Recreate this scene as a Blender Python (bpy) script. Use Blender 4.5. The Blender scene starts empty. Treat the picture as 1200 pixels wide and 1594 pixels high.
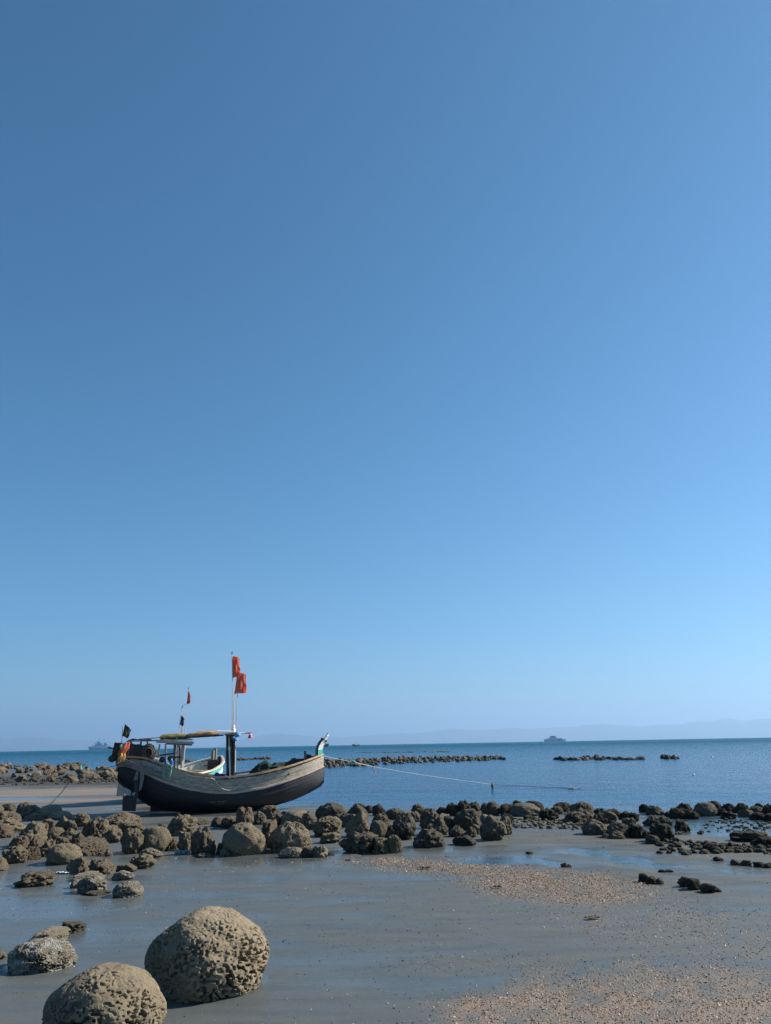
import bpy, bmesh, math, random
import numpy as np
from mathutils import Vector, Matrix

random.seed(7)
rng = np.random.default_rng(7)
C = bpy.context.scene.collection
S = bpy.context.scene

# ------------------------------------------------------------------ camera
FPX, CXP, CYP = 1200.0, 600.0, 797.0
PITCH, ROLL, CAMH = math.radians(16.73), math.radians(1.05), 2.0
_f = np.array([0, math.cos(PITCH), math.sin(PITCH)])
_r = np.array([1.0, 0, 0]); _u = np.array([0, -math.sin(PITCH), math.cos(PITCH)])
CR = _r * math.cos(ROLL) - _u * math.sin(ROLL)
CU = _r * math.sin(ROLL) + _u * math.cos(ROLL)
CAM = np.array([0, 0, CAMH])
cd = bpy.data.cameras.new('camera'); cam = bpy.data.objects.new('camera', cd); C.objects.link(cam)
cd.sensor_fit = 'VERTICAL'; cd.sensor_height = 24.0; cd.lens = 24.0 * FPX / 1594.0
cd.clip_start = 0.1; cd.clip_end = 80000
m = Matrix.Identity(4)
for i in range(3):
    m[i][0] = CR[i]; m[i][1] = CU[i]; m[i][2] = -_f[i]; m[i][3] = CAM[i]
cam.matrix_world = m
S.camera = cam

# ------------------------------------------------------------------ sky and sun
SUN_EL, SUN_AZ = math.radians(34), math.radians(70)
w = bpy.data.worlds.new('World'); S.world = w; w.use_nodes = True
nt = w.node_tree; bg = nt.nodes['Background']
sky = nt.nodes.new('ShaderNodeTexSky'); sky.sky_type = 'NISHITA'; sky.sun_disc = False
sky.sun_elevation = SUN_EL; sky.sun_rotation = SUN_AZ
sky.air_density = 1.0; sky.dust_density = 0.25; sky.ozone_density = 10.0; sky.altitude = 0
hsv = nt.nodes.new('ShaderNodeHueSaturation'); hsv.inputs['Saturation'].default_value = 1.05; hsv.inputs['Hue'].default_value = 0.485
nt.links.new(sky.outputs[0], hsv.inputs['Color']); nt.links.new(hsv.outputs[0], bg.inputs[0]); bg.inputs[1].default_value = 0.068
sd = bpy.data.lights.new('sun', 'SUN'); sd.energy = 5.0; sd.angle = math.radians(0.53); sd.color = (1, 0.93, 0.82)
so = bpy.data.objects.new('sun', sd); C.objects.link(so)
sdir = Vector((math.sin(SUN_AZ) * math.cos(SUN_EL), math.cos(SUN_AZ) * math.cos(SUN_EL), math.sin(SUN_EL)))
so.rotation_euler = sdir.to_track_quat('Z', 'Y').to_euler()
so.location = (20, 0, 20)
S.view_settings.view_transform = 'Standard'; S.view_settings.look = 'None'
S.view_settings.gamma = 1.0; S.view_settings.use_curve_mapping = False
S.view_settings.exposure = 0.85
S.render.engine = 'CYCLES'
S.cycles.max_bounces = 6; S.cycles.diffuse_bounces = 2; S.cycles.glossy_bounces = 3
S.cycles.volume_bounces = 1; S.cycles.sample_clamp_direct = 4; S.cycles.use_denoising = True; S.cycles.denoising_prefilter = 'NONE'; S.cycles.caustics_reflective = False

# ------------------------------------------------------------------ pixel <-> place helpers
def ray(px, py):
    d = _f * FPX + CR * (px - CXP) - CU * (py - CYP)
    return d / np.linalg.norm(d)
def at(px, py, z=0.0):
    d = ray(px, py); t = (z - CAMH) / d[2]
    return CAM + d * t
def at_y(px, py, y):
    d = ray(px, py); t = y / d[1]
    return CAM + d * t
def at_dist(px, py, dist):
    d = ray(px, py); t = dist / math.hypot(d[0], d[1])
    return CAM + d * t
def proj(x, y, z):
    q = np.stack([np.asarray(x, float), np.asarray(y, float), np.asarray(z, float) - CAMH], -1)
    zc = np.maximum(q @ _f, 1e-3)
    return CXP + FPX * (q @ CR) / zc, CYP - FPX * (q @ CU) / zc
def depth(p):
    return float((np.asarray(p) - CAM) @ _f)

# ------------------------------------------------------------------ numpy noise
def _hash(ix, iy, iz, seed):
    h = (ix.astype(np.int64) * 374761393 + iy.astype(np.int64) * 668265263 + iz.astype(np.int64) * 2147483647 + seed * 1274126177) & 0xffffffff
    h = ((h ^ (h >> 13)) * 1274126177) & 0xffffffff
    h = ((h ^ (h >> 16)) * 2246822519) & 0xffffffff
    return ((h ^ (h >> 15)) & 0xffffff) / float(0xffffff) * 2 - 1
def noise3(p, seed=0):
    p = np.asarray(p, float); i = np.floor(p); f = p - i
    u = f * f * f * (f * (f * 6 - 15) + 10)
    ix, iy, iz = i[..., 0], i[..., 1], i[..., 2]
    out = 0
    for dx in (0, 1):
        wx = u[..., 0] if dx else 1 - u[..., 0]
        for dy in (0, 1):
            wy = u[..., 1] if dy else 1 - u[..., 1]
            for dz in (0, 1):
                wz = u[..., 2] if dz else 1 - u[..., 2]
                out = out + wx * wy * wz * _hash(ix + dx, iy + dy, iz + dz, seed)
    return out
def fbm(p, octv=4, seed=0, gain=0.5):
    a, s, t = 1.0, 0, 0
    p = np.asarray(p, float)
    for k in range(octv):
        s = s + a * noise3(p * 2 ** k + 17.3 * k, seed + k); t += a; a *= gain
    return s / t
def fbm2(x, y, octv=4, seed=0):
    return fbm(np.stack([x, y, np.zeros_like(x) + 0.37], -1), octv, seed)
def sstep(a, b, x):
    t = np.clip((x - a) / (b - a), 0, 1); return t * t * (3 - 2 * t)

# ------------------------------------------------------------------ object helpers
def tag(o, label=None, cat=None, group=None, kind=None):
    if label: o['label'] = label
    if cat: o['category'] = cat
    if group: o['group'] = group
    if kind: o['kind'] = kind
    return o
def link(name, me, parent=None, loc=None):
    o = bpy.data.objects.new(name, me); C.objects.link(o)
    if parent: o.parent = parent
    if loc is not None: o.location = loc
    return o
def empty(name, loc, rz=0.0):
    o = bpy.data.objects.new(name, None); C.objects.link(o); o.location = loc; o.rotation_euler.z = rz
    o.empty_display_size = 0.2
    return o
def mesh_np(name, V, F, mat=None, smooth=True):
    me = bpy.data.meshes.new(name)
    V = np.asarray(V, np.float32); F = np.asarray(F, np.int32)
    n = F.shape[1]
    me.vertices.add(len(V)); me.vertices.foreach_set('co', V.ravel())
    me.loops.add(F.size); me.loops.foreach_set('vertex_index', F.ravel())
    me.polygons.add(len(F)); me.polygons.foreach_set('loop_start', np.arange(0, F.size, n, dtype=np.int32))
    me.polygons.foreach_set('use_smooth', np.full(len(F), smooth))
    me.update(calc_edges=True)
    if mat: me.materials.append(mat)
    return me
class MB:
    """collects solids and links them as one mesh object"""
    def __init__(s): s.v = []; s.f = []; s.mi = []
    def add(s, V, F, mi=0):
        b = len(s.v); s.v += [tuple(map(float, p)) for p in V]; s.f += [tuple(b + i for i in q) for q in F]; s.mi += [mi] * len(F)
    def box(s, c, size, rot=None, taper=1.0, mi=0):
        hx, hy, hz = (d / 2 for d in size)
        P = [Vector((sx * hx * (taper if sz > 0 else 1), sy * hy * (taper if sz > 0 else 1), sz * hz)) for sz in (-1, 1) for sx, sy in ((-1, -1), (1, -1), (1, 1), (-1, 1))]
        if rot is not None: P = [rot @ p for p in P]
        c = Vector(c)
        s.add([p + c for p in P], [(3, 2, 1, 0), (4, 5, 6, 7), (0, 1, 5, 4), (1, 2, 6, 5), (2, 3, 7, 6), (3, 0, 4, 7)], mi)
        return s
    def tube(s, pts, rad, n=8, mi=0, cap=True):
        pts = [Vector(p) for p in pts]; k = len(pts)
        rad = [rad] * k if not hasattr(rad, '__len__') else rad
        V = []; prev = None
        for i, p in enumerate(pts):
            t = (pts[min(i + 1, k - 1)] - pts[max(i - 1, 0)]).normalized()
            if prev is None:
                a = Vector((0, 0, 1)) if abs(t.z) < .9 else Vector((1, 0, 0))
                prev = t.cross(a).normalized()
            nrm = (prev - t * prev.dot(t)).normalized(); prev = nrm
            b = t.cross(nrm)
            for j in range(n):
                a = 2 * math.pi * j / n
                V.append(p + (nrm * math.cos(a) + b * math.sin(a)) * rad[i])
        F = [(i * n + j, i * n + (j + 1) % n, (i + 1) * n + (j + 1) % n, (i + 1) * n + j) for i in range(k - 1) for j in range(n)]
        if cap: F += [tuple(range(n - 1, -1, -1)), tuple((k - 1) * n + j for j in range(n))]
        s.add(V, F, mi); return s
    def bar(s, a, b, wy, wz, mi=0):
        a, b = Vector(a), Vector(b); d = b - a
        q = d.to_track_quat('X', 'Z').to_matrix()
        s.box((a + b) / 2, (d.length, wy, wz), q, mi=mi); return s
    def prism(s, poly, y0, y1, mi=0):
        """poly in (x, z), extruded from y0 to y1"""
        n = len(poly)
        V = [(x, y0, z) for x, z in poly] + [(x, y1, z) for x, z in poly]
        F = [tuple(range(n)), tuple(range(2 * n - 1, n - 1, -1))] + [(i, i + n, (i + 1) % n + n, (i + 1) % n) for i in range(n)]
        s.add(V, F, mi); return s
    def grid(s, G, thick, mi=0, flip=False):
        """G[n][m] outer points; closed solid thickened along its own normal"""
        G = np.asarray(G, float); n, mm = G.shape[:2]
        du = np.gradient(G, axis=0); dv = np.gradient(G, axis=1)
        N = np.cross(du, dv); N /= np.maximum(np.linalg.norm(N, axis=2, keepdims=True), 1e-9)
        if flip: N = -N
        I = G - N * thick
        V = list(G.reshape(-1, 3)) + list(I.reshape(-1, 3)); o = n * mm
        idx = lambda i, j: i * mm + j
        F = []
        for i in range(n - 1):
            for j in range(mm - 1):
                q = (idx(i, j), idx(i + 1, j), idx(i + 1, j + 1), idx(i, j + 1))
                if flip: q = q[::-1]
                F.append(q); F.append(tuple(o + k for k in q[::-1]))
        edge = [idx(i, 0) for i in range(n)] + [idx(n - 1, j) for j in range(1, mm)] + [idx(i, mm - 1) for i in range(n - 2, -1, -1)] + [idx(0, j) for j in range(mm - 2, 0, -1)]
        for a, b in zip(edge, edge[1:] + edge[:1]):
            q = (a, a + o, b + o, b)
            F.append(q if flip else q)
        s.add(V, F, mi); return s
    def build(s, name, mat, parent=None, smooth=False, loc=None, autosmooth=None):
        me = bpy.data.meshes.new(name); me.from_pydata(s.v, [], s.f)
        mats = mat if isinstance(mat, (list, tuple)) else [mat]
        for mt in mats: me.materials.append(mt)
        if len(mats) > 1: me.polygons.foreach_set('material_index', s.mi)
        bm = bmesh.new(); bm.from_mesh(me); bmesh.ops.recalc_face_normals(bm, faces=bm.faces); bm.to_mesh(me); bm.free()
        if smooth:
            me.polygons.foreach_set('use_smooth', [True] * len(me.polygons))
            me.set_sharp_from_angle(angle=math.radians(40))
        return link(name, me, parent, loc)

# ------------------------------------------------------------------ materials
def mat_new(name):
    mt = bpy.data.materials.new(name); mt.use_nodes = True
    return mt, mt.node_tree, mt.node_tree.nodes['Principled BSDF']
def N(nt, t, **kw):
    n = nt.nodes.new(t)
    for k, v in kw.items():
        if hasattr(n, k): setattr(n, k, v)
        else: n.inputs[k].default_value = v
    return n
def ramp(nt, src, stops):
    r = nt.nodes.new('ShaderNodeValToRGB'); e = r.color_ramp.elements
    while len(e) < len(stops): e.new(0.5)
    for el, (p, c) in zip(e, stops): el.position = p; el.color = (*c, 1) if len(c) == 3 else c
    nt.links.new(src, r.inputs[0]); return r.outputs[0]
def mixc(nt, fac, a, b, mode='MIX'):
    mx = nt.nodes.new('ShaderNodeMix'); mx.data_type = 'RGBA'; mx.blend_type = mode
    for s, v in ((mx.inputs[0], fac), (mx.inputs[6], a), (mx.inputs[7], b)):
        if isinstance(v, (int, float)): s.default_value = v
        elif isinstance(v, tuple): s.default_value = (*v, 1)
        else: nt.links.new(v, s)
    return mx.outputs[2]
def math_n(nt, op, a, b=None, clamp=False):
    n = nt.nodes.new('ShaderNodeMath'); n.operation = op; n.use_clamp = clamp
    for s, v in ((n.inputs[0], a), (n.inputs[1], b)):
        if v is None: continue
        if isinstance(v, (int, float)): s.default_value = v
        else: nt.links.new(v, s)
    return n.outputs[0]
def coords(nt, kind='Object', scale=(1, 1, 1), rot=(0, 0, 0)):
    tc = nt.nodes.new('ShaderNodeTexCoord'); mp = nt.nodes.new('ShaderNodeMapping')
    mp.inputs['Scale'].default_value = scale; mp.inputs['Rotation'].default_value = rot
    nt.links.new(tc.outputs[kind], mp.inputs[0]); return mp.outputs[0]
def noise_n(nt, vec, scale, detail=4, rough=0.55):
    n = N(nt, 'ShaderNodeTexNoise'); n.inputs['Scale'].default_value = scale; n.inputs['Detail'].default_value = detail
    n.inputs['Roughness'].default_value = rough
    nt.links.new(vec, n.inputs['Vector']); return n
def bump(nt, b, h, strength, dist):
    bp = nt.nodes.new('ShaderNodeBump'); bp.inputs['Strength'].default_value = strength; bp.inputs['Distance'].default_value = dist
    nt.links.new(h, bp.inputs['Height']); nt.links.new(bp.outputs[0], b.inputs['Normal']); return bp

def simple(name, col, rough=0.7, var=0.25, scale=6.0, bumps=0.25, bdist=0.01, metallic=0.0, spec=0.4):
    """paint, cloth, rope ...: a colour with wear noise and fine relief"""
    mt, nt, b = mat_new(name)
    v = coords(nt)
    n1 = noise_n(nt, v, scale, 5)
    lo = tuple(c * (1 - var) for c in col); hi = tuple(min(1, c * (1 + var)) for c in col)
    nt.links.new(ramp(nt, n1.outputs[0], [(0.3, lo), (0.7, hi)]), b.inputs['Base Color'])
    b.inputs['Roughness'].default_value = rough; b.inputs['Metallic'].default_value = metallic
    b.inputs['Specular IOR Level'].default_value = spec
    n2 = noise_n(nt, v, scale * 6, 3); bump(nt, b, n2.outputs[0], bumps, bdist)
    return mt
def wood(name, cols, rough=0.75, grain=(1.2, 14, 14), worn=None, wear=0.6, bumps=0.5, wscale=(1.5, 7, 7)):
    """weathered timber: grain along X, patches of bare / worn wood"""
    mt, nt, b = mat_new(name)
    v = coords(nt, scale=grain)
    n1 = noise_n(nt, v, 2.2, 8, 0.65)
    c = ramp(nt, n1.outputs[0], [(0.28, cols[0]), (0.5, cols[1]), (0.72, cols[2])])
    if worn:
        v2 = coords(nt, scale=wscale); n2 = noise_n(nt, v2, 1.6, 7, 0.7)
        f = ramp(nt, n2.outputs[0], [(wear, (0, 0, 0)), (wear + 0.09, (1, 1, 1))])
        c = mixc(nt, f, c, worn)
    nt.links.new(c, b.inputs['Base Color']); b.inputs['Roughness'].default_value = rough
    bump(nt, b, n1.outputs[0], bumps, 0.012)
    return mt
def rock_mat(name, cols, pale=None, pale_at=0.62, pit=24.0, pit_strength=0.9):
    mt, nt, b = mat_new(name)
    oi = nt.nodes.new('ShaderNodeObjectInfo')
    v = coords(nt)
    add = nt.nodes.new('ShaderNodeVectorMath'); add.operation = 'ADD'
    sc = math_n(nt, 'MULTIPLY', oi.outputs['Random'], 37.0)
    nt.links.new(v, add.inputs[0]); nt.links.new(sc, add.inputs[1]); vv = add.outputs[0]
    n1 = noise_n(nt, vv, 2.6, 8, 0.62)
    c = ramp(nt, n1.outputs[0], [(0.28, cols[0]), (0.5, cols[1]), (0.74, cols[2])])
    n3 = noise_n(nt, vv, 30, 4, 0.6)
    c = mixc(nt, 0.35, c, ramp(nt, n3.outputs[0], [(0.3, tuple(x * .45 for x in cols[1])), (0.7, tuple(min(1, x * 1.5) for x in cols[1]))]))
    if pale:
        n2 = noise_n(nt, vv, 3.4, 6, 0.7)
        c = mixc(nt, ramp(nt, n2.outputs[0], [(pale_at, (0, 0, 0)), (pale_at + 0.12, (1, 1, 1))]), c, pale)
    val = math_n(nt, 'ADD', math_n(nt, 'MULTIPLY', oi.outputs['Random'], 0.36), 0.80)
    hs = nt.nodes.new('ShaderNodeHueSaturation'); nt.links.new(c, hs.inputs['Color']); nt.links.new(val, hs.inputs['Value'])
    nt.links.new(hs.outputs[0], b.inputs['Base Color'])
    b.inputs['Roughness'].default_value = 0.92; b.inputs['Specular IOR Level'].default_value = 0.2
    vo = N(nt, 'ShaderNodeTexVoronoi'); vo.feature = 'SMOOTH_F1'; vo.inputs['Scale'].default_value = pit
    nt.links.new(vv, vo.inputs['Vector'])
    h = math_n(nt, 'ADD', math_n(nt, 'MULTIPLY', math_n(nt, 'MINIMUM', vo.outputs['Distance'], 0.45), 1.6), math_n(nt, 'MULTIPLY', n3.outputs[0], 0.8))
    bump(nt, b, h, pit_strength, 0.07)
    return mt
M = {}
M['tan'] = rock_mat('tan_pitted_rock', [(0.123, 0.099, 0.067), (0.214, 0.176, 0.119), (0.273, 0.230, 0.158)])
M['bigtan'] = rock_mat('near_pitted_rock', [(0.124, 0.098, 0.065), (0.212, 0.171, 0.113), (0.270, 0.226, 0.156)], pit=60, pit_strength=0.22)
M['red'] = rock_mat('brown_rock', [(0.102, 0.073, 0.048), (0.188, 0.142, 0.096), (0.244, 0.195, 0.135)])
M['grey'] = rock_mat('grey_rock', [(0.079, 0.070, 0.051), (0.143, 0.127, 0.094), (0.202, 0.182, 0.139)])
M['dark'] = rock_mat('dark_wet_rock', [(0.032, 0.028, 0.020), (0.067, 0.060, 0.044), (0.119, 0.110, 0.079)])
M['pale'] = rock_mat('pale_rock', [(0.190, 0.158, 0.111), (0.301, 0.261, 0.190), (0.380, 0.341, 0.269)])
M['crust'] = rock_mat('salt_crusted_rock', [(0.127, 0.103, 0.071), (0.238, 0.202, 0.143), (0.301, 0.261, 0.206)], pale=(0.392, 0.378, 0.336), pale_at=0.47)
M['reef'] = rock_mat('reef_rock', [(0.103, 0.078, 0.052), (0.190, 0.150, 0.103), (0.269, 0.218, 0.150)])

# ------------------------------------------------------------------ the shore: ground shape
WL = -0.055
_sh_px = np.array([-400, -100, 60, 180, 240, 330, 430, 500, 620, 700, 800, 900, 980, 1040, 1200, 1700], float)
_sh_py = np.array([1206, 1200, 1196, 1202, 1222, 1246, 1254, 1256, 1264, 1259, 1254, 1258, 1266, 1270, 1268, 1262], float)
_shp = np.array([at(a, b, WL) for a, b in zip(_sh_px, _sh_py)])
_sh_az = np.arctan2(_shp[:, 0], _shp[:, 1]); _sh_d = np.hypot(_shp[:, 0], _shp[:, 1])
def blob(px, py, cx, cy, rx, ry, soft=0.5):
    return 1 - sstep(1 - soft, 1 + soft, np.hypot((px - cx) / rx, (py - cy) / ry))
def ground_h(x, y):
    x = np.asarray(x, float); y = np.asarray(y, float)
    d = np.hypot(x, y); az = np.arctan2(x, np.maximum(y, 0.5))
    sh = np.interp(az, _sh_az, _sh_d) + 0.9 * fbm2(x * 0.25, y * 0.25, 3, 11)
    base = -0.030 * sstep(9, 20, d)
    slope = np.clip((d - sh), -6, 400)
    h = base + np.where(slope > 0, -0.03 * slope, 0)
    h = np.minimum(h, np.where(slope > -6, WL - 0.004 * slope, 1))
    # undulations, stretched along the shore
    und = fbm2(x * 0.42 + 3, y * 0.62 + 0.5 * x * 0.3, 4, 21)
    px, py = proj(x, y, 0 * x - 0.03)
    pool = blob(px, py, 990, 1345 , 270, 26, .6) + 0.8 * blob(px, py, 1130, 1292, 150, 18, .6) + .55 * blob(px, py, 800, 1333, 100, 12, .6) + 0.45 * blob(px, py, 620, 1330, 140, 12, .6)
    pool = np.minimum(pool, 1)
    amp = 0.006 + 0.008 * sstep(8, 16, d)
    h = h + amp * und + pool * (0.040 * fbm2(x * 0.8, y * 0.9 + x * 0.45, 4, 6) - 0.026)
    # shallow runnels draining to the sea
    for line, wd in ((((870, 1318), (930, 1330), (990, 1342), (1045, 1357), (1120, 1372)), 7.5), (((1060, 1283), (1100, 1288), (1150, 1300)), 6), (((735, 1334), (790, 1337), (868, 1346)), 4.5), (((1120, 1353), (1190, 1358)), 3), (((560, 1328), (640, 1330)), 4)):
        cy = np.interp(px, [a for a, b in line], [b for a, b in line]); n_ = fbm2(x * 1.1, y * 1.3, 3, 33)
        ends = sstep(line[0][0] - 30, line[0][0] + 30, px) * (1 - sstep(line[-1][0] - 30, line[-1][0] + 30, px))
        h = h - 0.030 * ends * (1 - sstep(wd * .3, wd * 1.7, np.abs(py - cy + 10 * n_))) * (0.75 + 1.0 * n_)
    bank = blob(px, py, 90, 1208, 180, 9, .7)
    h = h + 0.10 * bank
    h = h + 0.0055 * fbm2(x * 1.6 + y * .3, y * 3.4, 3, 31) * sstep(80, 30, d)
    return np.maximum(h, -3.0)
def gh(x, y):
    return float(ground_h(np.array([x]), np.array([y]))[0])

def shell_mask(px, py):
    """where shell hash lies thick on the sand (0..1)"""
    n = fbm2(px * 0.012, py * 0.03, 4, 41)
    n2 = fbm2(px * 0.03, py * 0.08, 3, 43)
    a = blob(px + 40 * n, py + 8 * n - .05 * (px - 720), 720, 1351, 150, 13, .55) * .85
    b = blob(px + 40 * n, py + 9 * n2 - .05 * (px - 870), 870, 1383, 150, 25, .40) * 1.0
    c = blob(px + 70 * n, py + 22 * n + .04 * (px - 1000), 1000, 1640, 335, 134, .22) * 1.05
    d = blob(px + 60 * n, py + 16 * n2 - .10 * (px - 1050), 1050, 1445, 210, 40, .7) * .34
    e = blob(px, py + 20 * n, 1240, 1500, 200, 60, .7) * .40
    g = blob(px, py + 20 * n, 820, 1500, 160, 14, .8) * .20
    k = np.maximum.reduce([a, b, c, d, e, g])
    return np.clip(k * (0.75 + 0.8 * n2) , 0, 1)

def build_ground():
    nr, nc = 560, 560
    rows = np.concatenate([np.linspace(-5, -0.2, 8), 6 * (146 / 6.0) ** np.linspace(0, 1, nr - 8) - 6])
    a = np.linspace(-0.95, 0.95, nc)
    Y, A = np.meshgrid(rows, a, indexing='ij')
    X = A * (Y + 6)
    Z = ground_h(X, Y)
    V = np.stack([X, Y, Z], -1).reshape(-1, 3)
    i = np.arange((nr - 1) * (nc - 1)); r, c = i // (nc - 1), i % (nc - 1); k = r * nc + c
    F = np.stack([k, k + 1, k + nc + 1, k + nc], -1)
    me = mesh_np('beach_ground', V, F)
    px, py = proj(V[:, 0], V[:, 1], V[:, 2])
    vis = V[:, 1] > 1.5
    sh = np.where(vis, shell_mask(px, py), 0.15)
    d = np.hypot(V[:, 0], V[:, 1])
    # damp, mirror-like film: streaks left by the ebb
    wn = fbm2(V[:, 0] * 0.35, V[:, 1] * 0.9, 4, 51); wn2 = fbm2(V[:, 0] * 0.12 + 5, V[:, 1] * 0.5, 4, 57)
    wet = np.clip(0.42 + 0.9 * wn + 0.8 * wn2 + np.where(vis, 0.25 * blob(px, py, 100, 1400, 330, 70, .8) - 0.2 * blob(px, py, 700, 1460, 300, 60, .9), 0), 0, 1)
    wet = wet * (1 - 0.85 * sh)
    for cx, yb, wpx in ((318, 1556, 197), (151, 1652, 189), (63, 1513, 101)):
        P = at(cx, yb, -.01); R_ = wpx / FPX * depth(P) / 2; cx_, cy_ = P[0] * (1 + .8 * R_ / P[1]), P[1] + .8 * R_
        dd_ = np.hypot(V[:, 0] - cx_, V[:, 1] - cy_) / R_
        wet = np.maximum(wet, (1 - sstep(1.0, 1.28 + .15 * wn, dd_)) * .95)
    # dark gravel bank below the rubble, pale dry sand stripes beside it
    grav = np.where(vis, blob(px, py + 8 * wn, 80, 1216, 190, 8, .6), 0)
    st = fbm2(V[:, 0] * 0.05, V[:, 1] * 0.55, 3, 61)
    dry = np.where(vis, np.clip(blob(px, py, 100, 1240, 230, 15, .5) * (0.45 + 2.2 * st), 0, 1), 0)
    mud = np.where(vis, blob(px, py + 6 * wn, 1010, 1335, 330, 52, .5), 0)
    for nm, arr in (('mud', mud), ('shell', sh), ('wet', wet), ('gravel', grav), ('dry', dry)):
        at_ = me.attributes.new(nm, 'FLOAT', 'POINT'); at_.data.foreach_set('value', arr.astype(np.float32))
    mt, nt, b = mat_new('wet_sand')
    def A_(n):
        q = nt.nodes.new('ShaderNodeAttribute'); q.attribute_name = n; return q.outputs['Fac']
    v = coords(nt)
    n1 = noise_n(nt, v, 0.9, 8, 0.6); n2 = noise_n(nt, v, 55, 4, 0.6); n3 = noise_n(nt, v, 9, 5, 0.6)
    c = ramp(nt, n1.outputs[0], [(0.3, (0.068, 0.077, 0.075)), (0.55, (0.086, 0.096, 0.091)), (0.75, (0.108, 0.112, 0.096))])
    c = mixc(nt, 0.45, c, ramp(nt, n3.outputs[0], [(0.35, (0.062, 0.072, 0.073)), (0.65, (0.105, 0.112, 0.102))]))
    c = mixc(nt, 0.36, c, ramp(nt, n2.outputs[0], [(0.35, (0.032, 0.036, 0.037)), (0.7, (0.151, 0.159, 0.148))]))
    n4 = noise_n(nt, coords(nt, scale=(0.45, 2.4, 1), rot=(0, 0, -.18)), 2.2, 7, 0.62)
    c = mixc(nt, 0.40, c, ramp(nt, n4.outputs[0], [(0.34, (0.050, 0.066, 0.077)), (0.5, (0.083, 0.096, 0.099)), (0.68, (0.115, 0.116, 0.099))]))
    n5 = noise_n(nt, coords(nt, scale=(0.35, 1.5, 1), rot=(0, 0, .35)), 1.9, 7, 0.66)
    c = mixc(nt, math_n(nt, 'MULTIPLY', A_('mud'), 0.75), c, ramp(nt, n5.outputs[0], [(0.32, (0.030, 0.032, 0.028)), (0.5, (0.078, 0.076, 0.058)), (0.68, (0.118, 0.108, 0.075))]))
    shc = ramp(nt, n2.outputs[0], [(0.3, (0.125, 0.092, 0.066)), (0.5, (0.235, 0.165, 0.112)), (0.7, (0.320, 0.235, 0.165))])
    c = mixc(nt, math_n(nt, 'MULTIPLY', math_n(nt, 'POWER', A_('shell'), 1.5), 0.75), c, shc)
    c = mixc(nt, A_('dry'), c, ramp(nt, n3.outputs[0], [(0.3, (0.150, 0.120, 0.096)), (0.7, (0.216, 0.180, 0.144))]))
    vg = N(nt, 'ShaderNodeTexVoronoi'); vg.inputs['Scale'].default_value = 9; nt.links.new(v, vg.inputs['Vector'])
    c = mixc(nt, A_('gravel'), c, ramp(nt, vg.outputs['Color'], [(0.2, (0.015, 0.014, 0.013)), (0.6, (0.042, 0.040, 0.035)), (0.9, (0.090, 0.084, 0.072))]))
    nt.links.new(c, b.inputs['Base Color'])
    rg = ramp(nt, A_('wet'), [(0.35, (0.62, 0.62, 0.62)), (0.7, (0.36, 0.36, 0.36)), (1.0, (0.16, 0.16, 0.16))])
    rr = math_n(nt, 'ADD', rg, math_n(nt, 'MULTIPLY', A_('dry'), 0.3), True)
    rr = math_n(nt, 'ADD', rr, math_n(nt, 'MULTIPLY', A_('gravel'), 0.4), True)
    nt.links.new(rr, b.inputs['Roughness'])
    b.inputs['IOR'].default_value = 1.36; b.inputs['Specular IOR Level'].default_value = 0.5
    hh = math_n(nt, 'ADD', math_n(nt, 'MULTIPLY', n2.outputs[0], 0.35), math_n(nt, 'ADD', n3.outputs[0], math_n(nt, 'MULTIPLY', n4.outputs[0], 1.6)))
    bp = bump(nt, b, hh, 0.25, 0.012)
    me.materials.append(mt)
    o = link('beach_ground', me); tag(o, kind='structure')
    return o
build_ground()

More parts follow.
